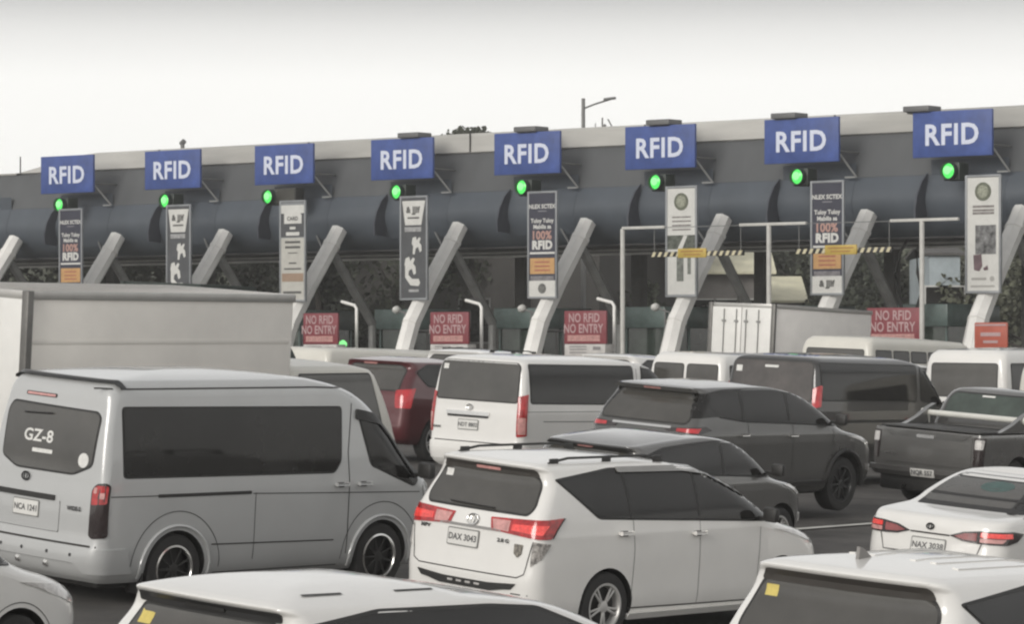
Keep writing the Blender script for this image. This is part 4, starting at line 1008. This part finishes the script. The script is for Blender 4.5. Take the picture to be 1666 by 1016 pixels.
# ---- tall banners
def bars(t, x0, x1, zs, h, y): 
    for z in zs: t.box(x0, x1, y-.004, y, z-h/2, z+h/2)
KIND = ['A0', 'B', 'C', 'B', 'A', 'D', 'A2', 'D2']
BL = {'A0': 'tall navy banner with an orange block at its foot', 'B': 'tall charcoal banner with white figures under a white shield', 'C': 'tall banner, dark above and pale below with a brown band',
      'A': 'tall navy 100% RFID banner with orange block and white foot with a round seal', 'A2': 'tall navy 100% RFID banner behind the striped bar, white foot with small dark logo', 'D': 'tall white banner split across the middle, behind the striped bar',
      'D2': 'tall white banner with green seal and grey picture panel'}
for k in range(8):
    kd = KIND[k]; lab = BL[kd]
    if kd == 'B': lab += ', '+NTH[k]+' banner'
    r = prim(PM(k*PITCH+1.9+(.0 if k < 5 else .08), 1.62, 4.35), 'banner', lab, 'banner', 'tall banners on the slanted columns')
    H_ = 3.12; w = .55
    def f():
        t = MB(); t.box(-w, w, -.0, .03, 0, H_)
        for x in (-w, w-.05): t.box(x-.005, x+.055, -.03, .045, -.03, H_+.03, .004)
        for z in (-.03, H_-.03): t.box(-w, w, -.028, .043, z, z+.06, .004)
        return finish(t.bm, 'frame', BFRAME, 30)
    link('frame', cached('bf', f), r)
    def panel(name, m, *rs, y=-.006):
        t = MB()
        for q in rs: t.box(q[0], q[1], y-.003, y+.001, q[2], q[3])
        return t.build(name, m, r)
    x0, x1 = -w+.06, w-.06; K = kd[0]
    if K == 'A':
        panel('sheet', NAVY, (x0, x1, .04, H_-.04))
        letters(r, 'lettering', 'NLEX SCTEX', .17, 0, H_-.42, -.012, BWHITE, .006)
        t = MB(); bars(t, -.16, .16, (H_-.56,), .03, -.011); t.build('fine_print', mat('banner_dim', (.22, .22, .24), .5), r)
        letters(r, 'lettering', 'Tuloy Tuloy', .17, 0, H_-.86, -.012, BWHITE, .006); letters(r, 'lettering', 'Mabilis sa', .17, 0, H_-1.02, -.012, BWHITE, .006)
        letters(r, 'lettering', '100%', .34, 0, H_-1.27, -.012, mat('banner_salmon', (.42, .25, .21), .5), .012, 1.0); letters(r, 'lettering', 'RFID', .34, 0, H_-1.56, -.012, BWHITE, .02, 1.02)
        panel('print', BWHITE, (x0+.02, x1-.02, H_-1.83, H_-1.77), y=-.012)
        panel('orange_block', BORANGE, (x0+.03, x1-.03, H_-2.42, H_-1.95), y=-.012)
        t = MB(); bars(t, -.28, .28, (H_-2.07, H_-2.19, H_-2.31), .04, -.017); t.build('orange_print', BORED, r)
        panel('grey_block', mat('banner_grey', (.20, .19, .20), .5, noise=.3, nscale=12), (x0+.05, x1-.06, H_-2.66, H_-2.48), y=-.012)
        if kd != 'A0':
            panel('foot', BWHITE, (x0-.02, x1+.02, .03, .5), y=-.014)
            if kd == 'A':
                t = MB(); t.lathe([(.001, -.026), (.15, -.026), (.15, -.02)], 24, 'y', (0, 0, .27)); t.build('seal', mat('seal_grey', (.15, .15, .14), .6, noise=.5, nscale=20), r)
            else: letters(r, 'lettering', '& JJIf', .24, 0, .27, -.024, BINK, .012)
    elif K == 'B':
        panel('sheet', BDARK, (x0, x1, .04, H_-.04))
        t = MB(); t.prism([(-.46, H_-.12), (.46, H_-.12), (.30, H_-.86), (-.34, H_-.86)], -.014, -.008); t.build('shield', BWHITE, r)
        letters(r, 'lettering', '& JJIf', .26, -.02, H_-.42, -.02, BINK, .012); 
        t = MB(); bars(t, -.24, .22, (H_-.64,), .05, -.018); t.build('fine_print', BINK, r)
        panel('print', mat('banner_pale', (.35, .35, .35), .5, noise=.3, nscale=14), (-.36, .30, H_-1.06, H_-.92), y=-.012)
        t = MB(); rnd = random.Random(3)
        for cx, cz, sc, tint in ((.12, H_-1.45, 1., 0), (-.14, H_-2.1, 1.15, 0)):
            pts = [(-.16, .20), (-.04, .24), (.0, .12), (.10, .22), (.16, .18), (.10, .06), (.18, -.02), (.20, -.20), (.12, -.24), (.06, -.08), (-.04, -.12), (-.08, -.30), (-.16, -.30), (-.14, -.04), (-.2, .02)]
            t.prism([(cx+x*sc, cz+z*sc) for x, z in pts], -.014, -.008)
        t.prism([(-.34, H_-1.95), (-.26, H_-1.95), (-.24, H_-2.35), (-.06, H_-2.50), (.20, H_-2.5), (.26, H_-2.62), (.20, H_-2.72), (-.12, H_-2.70), (-.34, H_-2.45)], -.017, -.0145)
        t.build('figure_print', BWHITE, r)
        t = MB(); bars(t, -.2, .2, (.26,), .08, -.012); t.build('foot_print', mat('banner_pale', (.35,)*3), r)
    elif K == 'C':
        panel('sheet', BDARK, (x0, x1, 2.0, H_-.2)); panel('pale_sheet', mat('banner_cream', (.46, .45, .41), .55, noise=.08), (x0-.02, x1+.02, .03, 1.97)); panel('top_print', BWHITE, (x0, x1, H_-.38, H_-.12), y=-.011)
        t = MB(); t.prism([(-.36, 2.42), (.38, 2.42), (.38, 2.68), (.30, 2.78), (-.36, 2.78)], -.016, -.009); t.build('plate_print', BWHITE, r)
        letters(r, 'lettering', 'CARD', .17, 0, 2.58, -.02, BINK, .006)
        t = MB(); bars(t, -.12, .12, (2.28,), .08, -.011); bars(t, -.28, .28, (2.10,), .11, -.011); t.build('light_print', BWHITE, r)
        t = MB(); bars(t, -.32, .32, (1.84, 1.68), .07, -.013); bars(t, -.2, .2, (1.5,), .03, -.013); bars(t, -.16, .16, (1.18,), .05, -.013); bars(t, -.36, .36, (1.0,), .05, -.013); bars(t, -.40, .36, (.26,), .07, -.013); t.build('dark_print', BINK, r)
        panel('brown_block', mat('banner_brown', (.30, .21, .15), .55, noise=.1), (x0+.04, x1-.04, .60, .86), y=-.013)
    else:
        panel('sheet', BWHITE, (x0, x1, .04, H_-.04))
        t = MB(); t.lathe([(.001, -.02), (.25, -.02), (.25, -.01)], 28, 'y', (0, 0, H_-.42)); t.build('seal', SEALG, r)
        t = MB(); t.lathe([(.001, -.026), (.17, -.026), (.17, -.019)], 24, 'y', (0, 0, H_-.42)); t.build('seal_middle', mat('seal_pale', (.30, .31, .24), .6, noise=.4, nscale=22), r)
        t = MB(); bars(t, -.32, .34, (H_-.86, H_-.98, H_-1.10, H_-1.22) if kd == 'D' else (H_-.82, H_-.92, H_-1.0), .04 if kd == 'D' else .06, -.011); t.build('text_print', mat('print_brown', (.22, .2, .19), .6, noise=.4, nscale=16), r)
        if kd == 'D':
            panel('gap', mat('gap_dark', (.10, .11, .09), .6, noise=.6, nscale=7), (x0+.0, x1, H_-1.78, H_-1.38), y=-.012)
            t = MB(); t.prism([(-.2, H_-1.9), (-.02, H_-1.9), (.22, H_-1.40), (.10, H_-1.38)], -.022, -.016); t.build('torn_flap', BWHITE, r)
            panel('dark_print', mat('print_olive', (.17, .18, .16), .6, noise=.4, nscale=9), (-.16, .08, .42, 1.25), (.22, .34, .62, 1.3), y=-.012)
        else:
            panel('picture', mat('picture_grey', (.17, .17, .17), .5, noise=.7, nscale=6), (-.24, .40, 1.02, 1.80), y=-.012)
            t = MB(); t.prism([(-.30, 1.0), (-.05, 1.02), (-.02, .70), (-.12, .56), (-.28, .60)], -.017, -.011); t.prism([(.0, .64), (.14, .72), (.16, .60), (.04, .58)], -.017, -.011); t.build('figure_print', mat('print_maroon', (.14, .09, .10), .6, noise=.3), r)
            t = MB(); t.lathe([(.001, -.02), (.07, -.02), (.07, -.01)], 14, 'y', (.28, 0, .36)); bars(t, -.38, .36, (.16,), .05, -.011); bars(t, -.36, .1, (.36,), .07, -.011); t.build('foot_print', mat('print_soft', (.34, .33, .31), .6), r)

# ---- islands, booths, lane gear
for k in range(-1, 9):
    a = k*PITCH+2.3
    r = prim(PM(a, 0), 'traffic_island', 'concrete island between two toll lanes, '+(('beside the '+NTH[k]+' banner') if 0 <= k < 8 else ('far left' if k < 0 else 'far right')), 'island', 'toll gate islands')
    def f():
        t = MB(); t.box(-.8, .8, -7, 16, -.5, .22, .06); return finish(t.bm, 'kerb', CONC, 30)
    link('kerb', cached('is', f), r)
    r = prim(PM(a, -4.2, GZ+.22), 'toll_booth', 'dark glazed toll booth under the canopy, '+(('behind the '+NTH[k]+' banner') if 0 <= k < 8 else ('far left' if k < 0 else 'far right')), 'booth', 'toll booths')
    def f():
        t = MB(); t.box(-.75, .75, -1.3, 1.3, 0, 1.0, .03); t.box(-.85, .85, -1.45, 1.45, 2.35, 3.0, .04)
        for x in (-.72, .72):
            for y in (-1.27, 0, 1.27): t.box(x-.03, x+.03, y-.03, y+.03, 1.0, 2.35)
        return finish(t.bm, 'shell', TEAL, 30)
    link('shell', cached('bs', f), r)
    def f():
        t = MB(); t.box(-.70, .70, -1.25, 1.25, 1.0, 2.35); return finish(t.bm, 'glazing', GLASSG, 30)
    link('glazing', cached('bg', f), r)
    if 2 <= k < 5:
        r = prim(PM(k*PITCH+4.55, 1.6, GZ+.2), 'camera_pole', 'thin pole with angled arm, right of the '+NTH[k]+' banner', 'pole', 'camera poles on the islands')
        def f():
            t = MB(); t.tube([(0, 0, 0), (0, 0, 2.98), (-.08, 0, 3.08), (-.62, 0, 3.2)], .05, 8); return finish(t.bm, 'pole', STEELW, 30)
        link('pole', cached('cp', f), r)
        def f():
            t = MB(); t.tube([(.95, 1.2, 0), (.95, 1.2, 2.9)], .03, 6); t.tube([(.6, 1.2, 2.95), (1.25, 1.2, 2.75)], .03, 6)
            return finish(t.bm, 'lamp_post', STEELG, 30)
        link('lamp_post', cached('lp', f), r)
        for dx, dz in ((.6, 2.95), (1.25, 2.7)):
            def f():
                t = MB(); t.lathe([(.001, -.16), (.09, -.12), (.13, 0), (.09, .12), (.001, .16)], 14, 'y'); return finish(t.bm, 'lamp_head', BWHITE, 50)
            o = link('lamp_head', cached('lh', f), r); o.location = (dx, 1.2, dz)
# dark handrails near two columns
for k in (3, 4):
    r = prim(PM(k*PITCH+2.25, 1.4, GZ+.2), 'handrail', 'black tubular handrail at the foot of the '+('fourth column from the left' if k == 3 else 'column behind the white roof'), 'railing')
    t = MB()
    for x in (-.5, .0, .5, 1.0): t.tube([(x, 0, 0), (x, 0, 2.25)], .03, 6)
    t.tube([(-.5, 0, 2.25), (1.0, 0, 2.25)], .03, 6); t.tube([(-.5, 0, 1.2), (1.0, 0, 1.2)], .03, 6); t.build('rail', BLACK, r)
# ---- NO RFID NO ENTRY signs
NE = [(2, 1.1, 3.0, 1.42, 'beside the rear end of the pale box truck'), (3, 1.25, 3.0, 1.48, 'left of the column with the round seal banner'), (4, 1.35, 3.0, 1.52, 'above the white van roof'), (6, 1.75, 3.4, 1.75, 'above the narrow windowed minibus')]
for k, da, b, w, lab in NE:
    a = k*PITCH+da+1.9*.9+(1.85 if k == 6 else 1.5)
    r = prim(PM(a, b, 2.78), 'no_entry_sign', 'red NO RFID NO ENTRY sign '+lab, 'sign', 'red no entry signs')
    t = MB(); t.box(-w/2, w/2, 0, .08, .20, 1.15, .012); t.build('panel', NORED, r)
    letters(r, 'lettering', 'NO RFID', .36, -.03, .95, -.006, NOPINK, .008, .78); letters(r, 'lettering', 'NO ENTRY', .36, -.05, .64, -.006, NOPINK, .008, .78)
    t = MB(); t.box(-w*.42, w*.36, -.006, .0, .27, .45); t.build('band', mat('noentry_band', (.46, .24, .22), .5, noise=.3, nscale=12), r)
    t = MB(); t.box(-w/2+.02, w/2-.02, -.02, .4, -.28, .19, .02); t.build('base_box', mat('base_pale', (.48, .46, .44), .6, noise=.15, nscale=4), r)
    t = MB()
    for z in (-.05, .04, .12): t.box(-w*.36, w*.05, -.026, -.02, z-.015, z+.015)
    t.box(w*.2, w*.38, -.026, -.02, .02, .12); t.build('base_print', mat('base_ink', (.2, .19, .19), .6), r)
    t = MB()
    for x in (-w*.4, w*.4): t.box(x-.05, x+.05, .1, .2, GZ-2.78, -.28)
    t.build('leg', STEELG, r)
r = prim(PM(7*PITCH+3.4, 3.6, 2.9), 'notice_board', 'small orange red notice board at the far right', 'sign')
t = MB(); t.box(-.5, .5, 0, .07, -.1, .62, .03); t.build('panel', NOORNG, r)
t = MB(); t.box(-.46, .46, -.008, 0, .53, .58); t.build('edge_strip', NOPINK, r); t = MB(); t.box(-.3, .3, -.008, 0, .26, .36); t.build('print', NOPINK, r)
t = MB(); t.box(-.22, .22, -.008, 0, .08, .15); t.build('print', NOPINK, r)
t = MB(); t.box(-.05, .05, .07, .15, GZ-2.9, .3); t.build('leg', STEELG, r)

# ---- height bars hung from tall poles
def solve_a(u, b):
    tt = (u-833)/FPX; c, s = math.cos(PA), math.sin(PA); return (tt*(PY0-b*c)-(PX0-b*s))/(c+tt*s)
BB = 4.2
A = {n: solve_a(u, BB) for n, u in dict(p1=1013, p2=1251, p3=1500, b1a=1060, b1b=1210, b2a=1295, b2b=1452, q1a=1106, q1b=1152, q2a=1345, q2b=1397, t1=1082, t2a=1204, t2b=1312, t3a=1449, t3b=1560).items()}
ZP = 6.2
for n, t0, t1, lab in (('p1', 'p1', 't1', 'tall pale pole with a single arm, left of the striped bars'), ('p2', 't2a', 't2b', 'tall pale T shaped pole between the two striped bars'), ('p3', 't3a', 't3b', 'tall pale T shaped pole near the rightmost banner')):
    r = prim(PM(A[n], BB), 'gantry_pole', lab, 'pole', 'tall poles in front of the gates')
    t = MB(); t.tube([(0, 0, 0), (0, 0, ZP-GZ)], .068, 10); t.build('pole', mat('pole_grey', (.5, .49, .46), .5, noise=.1), r)
    t = MB(); t.box(A[t0]-A[n]-.0, A[t1]-A[n], -.05, .05, ZP-GZ-.02, ZP-GZ+.06, .01); t.build('arm', MATS['pole_grey'], r)
    t = MB(); t.box(-.25, .25, -.25, .25, -.02, .05, .01); t.build('base_plate', STEELG, r)
for i, (b0, b1, q0, q1, ta, tb) in enumerate((('b1a', 'b1b', 'q1a', 'q1b', 't1', 't2a'), ('b2a', 'b2b', 'q2a', 'q2b', 't2b', 't3a'))):
    m0 = (A[b0]+A[b1])/2; zc = 5.48
    r = prim(PM(m0, BB, zc), 'height_bar', 'yellow and black striped height bar hanging before the '+('split white banner' if i == 0 else 'second banner from the right'), 'height bar', 'striped height bars')
    t = MB(); t.box(A[b0]-m0, A[b1]-m0, -.05, .05, -.09, .05, .01); t.build('bar', BLACK, r)
    t = MB(); L_ = A[b1]-A[b0]; n = 15
    for j in range(n):
        x = A[b0]-m0+L_*(j+.5)/n; t.prism([(x-.07, -.085), (x+.03, -.085), (x+.10, .045), (x+.0, .045)], -.058, -.051)
    t.build('stripes', YELW, r)
    t = MB(); t.box(A[q0]-m0, A[q1]-m0, -.10, -.06, -.13, .13, .01); s_ = t.build('plate', YELB, r)
    t = MB(); t.box(A[q0]-m0+.1, A[q1]-m0-.1, -.105, -.10, .03, .07); t.box(A[q0]-m0+.2, A[q1]-m0-.2, -.105, -.10, -.06, -.02); t.build('plate_print', mat('plate_brown', (.34, .18, .05), .5), s_)
    t = MB()
    for x in (A[b0]-m0+.1, A[b1]-m0-.1): t.tube([(x, 0, .03), (x, 0, ZP-zc)], .012, 5)
    t.box(min(A[b0], A[ta])-m0, max(A[b1], A[tb])-m0, -.015, .015, ZP-zc-.0, ZP-zc+.02); t.build('hanger', STEELG, r)

# ---- rear columns and things beyond
for k in range(-2, 9):
    r = prim(PM(k*PITCH+1.0, -11), 'rear_column', 'square grey column under the back of the canopy, '+('number %s' % ['two', 'one'][k+2] if k < 0 else ('behind the '+NTH[min(k, 7)]+' sign' if k < 8 else 'far right')), 'column', 'grey rear columns')
    def f():
        t = MB(); t.box(-.2, .2, -.2, .2, 0, 5.6, .02); return finish(t.bm, 'shaft', mat('column_grey', (.20, .195, .185), .7, noise=.12), 30)
    link('shaft', cached('rc', f), r)
    def f():
        t = MB(); t.box(-.3, .3, -.3, .3, 0, .5, .02); return finish(t.bm, 'foot', CONC, 30)
    link('foot', cached('rf', f), r)
def at(u, Y, z=0): return Vector(((u-833)/FPX*Y, Y, z))
def house(name, label, u0, u1, Y, z0, z1, wallm, roofm, over=.6, rise=1.2, cat='building', wins=3):
    p0, p1 = at(u0, Y), at(u1, Y); w = (p1-p0).length; M = Matrix.Translation(Vector(((p0.x+p1.x)/2, Y, GZ)))
    r = empty(name, label, cat, 'buildings beyond the gates', M=M); h = z1-GZ
    t = MB(); t.box(-w/2, w/2, 0, 8, -.5, h); wl = t.build('wall', wallm, r)
    t = MB(); t.prism([(-over, h+.0), (4, h+rise), (8+over, h+.0), (8+over, h+.12), (4, h+rise+.14), (-over, h+.12)], -w/2-over, w/2+over, 'yz'); t.build('roof', roofm, r)
    for i in range(wins):
        x = -w/2+w*(i+.5)/wins
        for z in ([h*.55] if h < 4.5 else [h*.3, h*.7]):
            t = MB(); t.box(x-.6, x+.6, -.05, .0, z-.5, z+.5); o = t.build('window', BWHITE, r)
            t = MB(); t.box(x-.52, x+.52, -.07, -.05, z-.42, z+.42); t.build('pane', GLASS, o)
WGR = mat('wall_taupe', (.27, .25, .235), .8, noise=.15, nscale=1); WBL = mat('wall_pale_blue', (.38, .43, .45), .8, noise=.15, nscale=1); RCR = mat('roof_cream', (.78, .74, .55), .6, noise=.15, nscale=.8); RDK = mat('roof_dark', (.09, .085, .08), .7, noise=.2)
house('warehouse', 'taupe building with a cream roof seen under the canopy right of the split banner', 1125, 1238, 168, 0, 6.5, WGR, RCR, .7, 1.5)
house('house', 'pale blue grey building seen between the right hand poles', 1512, 1562, 160, 0, 7.2, WBL, RDK, .2, .5, wins=2)
house('house', 'small house with a pale roof seen beside the middle tall pole', 1262, 1305, 175, 0, 5.2, WGR, RCR, .3, 1.3, wins=2)
LEAF = [mat('leaf_dark', (.038, .045, .026), .7, noise=.35, nscale=1.5, coord='Object'), mat('leaf_mid', (.058, .066, .045), .7, noise=.35, nscale=1.5), mat('leaf_pale', (.10, .105, .07), .7, noise=.3, nscale=1.5)]
BARK = mat('bark', (.07, .06, .05), .9, noise=.3)
_tm = {}
def tree(label, u, Y, h, cw, lm, seed, n=5200):
    rnd = random.Random(seed); p = at(u, Y); r = empty('tree', label, 'tree', 'trees beyond the gates', loc=(p.x, Y, GZ-.3))
    t = MB(); pts = [(0, 0, 0), (.15, 0, h*.25), (-.1, .1, h*.5), (.1, 0, h*.75)]; t.tube(pts, [.28, .22, .16, .07], 8)
    blobs = []
    for i in range(13):
        an = rnd.uniform(0, 6.28); rad = rnd.uniform(.1, 1)*cw*.5; z = h*rnd.uniform(.32, .92); rad *= 1-.5*abs(z/h-.6)
        c_ = Vector((rad*math.cos(an), rad*math.sin(an), z)); blobs.append((c_, rnd.uniform(.5, 1.)*cw*.21)); t.tube([(0, 0, z*.7), c_], [.08, .03], 5)
    t.build('trunk', BARK, r)
    bm = bmesh.new()
    for i in range(n):
        c_, br = rnd.choice(blobs); d = Vector((rnd.gauss(0, 1), rnd.gauss(0, 1), rnd.gauss(0, .75))).normalized()*br*rnd.uniform(.55, 1.12)
        q = c_+d; s_ = rnd.uniform(.07, .17); nrm = Vector((rnd.gauss(0, 1), rnd.gauss(0, 1), rnd.gauss(.4, 1))).normalized(); a_ = nrm.orthogonal().normalized(); b_ = nrm.cross(a_)
        bm.faces.new([bm.verts.new(q+a_*x*s_+b_*y*s_) for x, y in ((-1, -.5), (0, -.9), (1, -.3), (.7, .6), (-.3, .9))])
    link('crown', finish(bm, 'crown', LEAF[lm]), r)
TREES = [(738, 185, 15.25, 4.5, 0, 'taller tree showing its dark top above the canopy edge'), (780, 190, 14.9, 4.5, 0, 'lower dark tree top above the canopy, right of the taller one'),
         (120, 165, 9, 9, 0, 'dark tree in shade beyond the leftmost gate'), (260, 175, 9.5, 10, 0, 'dark tree beyond the second gate'), (395, 160, 8.5, 8, 1, 'mottled tree beyond the third gate'), (520, 170, 10, 9, 0, 'dark tree beyond the third column'),
         (650, 165, 9, 9, 0, 'dark tree beyond the fourth column'), (890, 172, 9.5, 9, 0, 'dark tree beyond the column with the round seal banner'), (1010, 165, 9, 8, 0, 'dark tree beyond the single armed pole'),
         (1340, 182, 10, 8, 1, 'green tree beyond the second banner from the right'), (1440, 170, 9.5, 8, 1, 'green tree left of the pale blue grey building'), (1600, 170, 9, 8, 2, 'pale green tree right of the rightmost banner'), (1680, 160, 8, 8, 2, 'pale green tree at the far right edge'), (10, 185, 12.5, 7, 2, 'brownish tree above the canopy at the far left'),
         (-60, 165, 9, 8, 0, 'dark tree beyond the far left gates'), (1290, 195, 11, 9, 1, 'green tree behind the cream roofed building')]
for i, (u, Y, h, cw, lm, lab) in enumerate(TREES): tree(lab, u, Y, h, cw, lm, 20+i)
# long dark building added far beyond the gates to keep the left side dark
r = empty('backdrop_building', 'long dark building added to keep the view beyond the left gates dark', 'building', M=PM(6, -46, GZ))
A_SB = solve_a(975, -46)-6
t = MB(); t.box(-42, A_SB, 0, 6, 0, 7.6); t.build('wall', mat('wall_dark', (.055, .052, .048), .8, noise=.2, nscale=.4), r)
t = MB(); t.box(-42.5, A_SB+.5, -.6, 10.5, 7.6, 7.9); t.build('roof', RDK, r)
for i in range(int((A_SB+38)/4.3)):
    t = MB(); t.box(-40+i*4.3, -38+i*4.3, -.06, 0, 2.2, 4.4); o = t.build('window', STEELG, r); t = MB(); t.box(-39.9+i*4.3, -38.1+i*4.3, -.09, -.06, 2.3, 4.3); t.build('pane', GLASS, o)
# wooded rise closing the view
bm = bmesh.new(); rr_ = random.Random(5); prev = None
for i in range(81):
    x = -160+i*4.; zt_ = 9.6+.8*math.sin(i*.31)+rr_.uniform(-.5, .5); row = [bm.verts.new((x, 205+rr_.uniform(-1, 1), .3)), bm.verts.new((x, 212+rr_.uniform(-1, 1), zt_*.6)), bm.verts.new((x, 222, zt_)), bm.verts.new((x, 260, zt_+.5)), bm.verts.new((x, 300, 0))]
    if prev:
        for j in range(4): bm.faces.new((prev[j], row[j], row[j+1], prev[j+1]))
    prev = row
o = link('hill', finish(bm, 'hill', mat('hill_green', (.085, .09, .06), .9, noise=.5, nscale=.35, bump=.6, bscale=3), 60)); o['kind'] = 'structure'
# two black cables looping down from the canopy
for i, (u, lab) in enumerate(((1462, 'black cable looping down under the canopy left of the rightmost tall pole'), (1484, 'second black cable beside it, nearer the rightmost tall pole'))):
    a_ = solve_a(u, -2); r = empty('cable', lab, 'cable', 'cables under the canopy', M=PM(a_, -2, 3.8))
    t = MB(); t.tube([(.35, 0, 2.2), (.05+.1*i, 0, 1.8), (-.12+.3*i, 0, 1.2), (.0+.3*i, 0, .6), (.12, 0, .1)], .045, 6); t.build('wire', BLACK, r)
a_ = solve_a(558, 2.5); r = empty('lane_lamp', 'tiny green lamp beside the leftmost red no entry sign', 'light', M=PM(a_, 2.5, GZ))
t = MB(); t.tube([(0, 0, 0), (0, 0, 2.0)], .04, 6); t.build('post', STEELG, r); t = MB(); t.lathe([(.001, -.12), (.10, -.08), (.13, 0), (.08, .1), (.001, .12)], 12, 'y', (0, 0, 2.08)); t.build('lens', GREENH, r)
# street lamp above the roof
p = at(949, 150); r = empty('street_lamp', 'tall street lamp with one long arm rising behind the canopy', 'street lamp', loc=(p.x, 150, GZ))
zt = CAMH+(570-160)/FPX*150-GZ
t = MB(); t.tube([(0, 0, 0), (0, 0, zt)], [.13, .08], 8); t.build('pole', STEELG, r)
t = MB(); t.tube([(0, 0, zt-.45), (.5, 0, zt-.25), (1.3, 0, zt)], .045, 6); t.build('arm', STEELG, r)
t = MB(); t.box(0, .55, -.14, .14, -.05, .06, .03, Matrix.Translation((.88, 0, zt-.05)) @ Matrix.Rotation(-.12, 4, 'Y')); t.build('lamp_head', STEELG, r)
p = at(980, 125); r = empty('roof_aerial', 'thin aerial mast standing on the canopy right of the street lamp', 'aerial', loc=(p.x, 125, 9.3))
t = MB(); t.tube([(0, 0, 0), (0, 0, 1.95)], .035, 6); t.tube([(-.25, 0, 0), (-.25, 0, 1.75)], .02, 6); t.tube([(.42, 0, 0), (.42, 0, 1.5), (.2, 0, 1.9)], .03, 6); t.tube([(-.1, 0, 1.5), (.12, 0, 1.7)], .06, 6); t.build('mast', STEELG, r)
for u, nm, lab in ((297, 'roof_vent', 'small grey vent on the canopy above the second RFID sign'),):
    M = PM(solve_a(u, -1.6), -1.6, 9.5); r = empty(nm, lab, 'vent', M=M)
    t = MB(); t.tube([(0, 0, 0), (0, 0, .22)], .07, 8); t.tube([(-.06, 0, .22), (.08, 0, .32)], .09, 8); t.build('cowl', STEELG, r)

# ---- thin haze in the air between here and beyond the gates
HZ = bpy.data.materials.new('haze_air'); HZ.use_nodes = True; t_ = HZ.node_tree; t_.nodes.clear()
vo = t_.nodes.new('ShaderNodeVolumePrincipled'); vo.inputs['Color'].default_value = (.93, .92, .90, 1); vo.inputs['Density'].default_value = .0007; vo.inputs['Anisotropy'].default_value = .2
oo = t_.nodes.new('ShaderNodeOutputMaterial'); t_.links.new(vo.outputs[0], oo.inputs['Volume'])
bm = bmesh.new(); r_ = bmesh.ops.create_cube(bm, size=1)
for v in r_['verts']: v.co = Vector((v.co.x*1900, v.co.y*1300+580, v.co.z*26+10.5))
hz = link('haze', finish(bm, 'haze', HZ)); hz['kind'] = 'stuff'
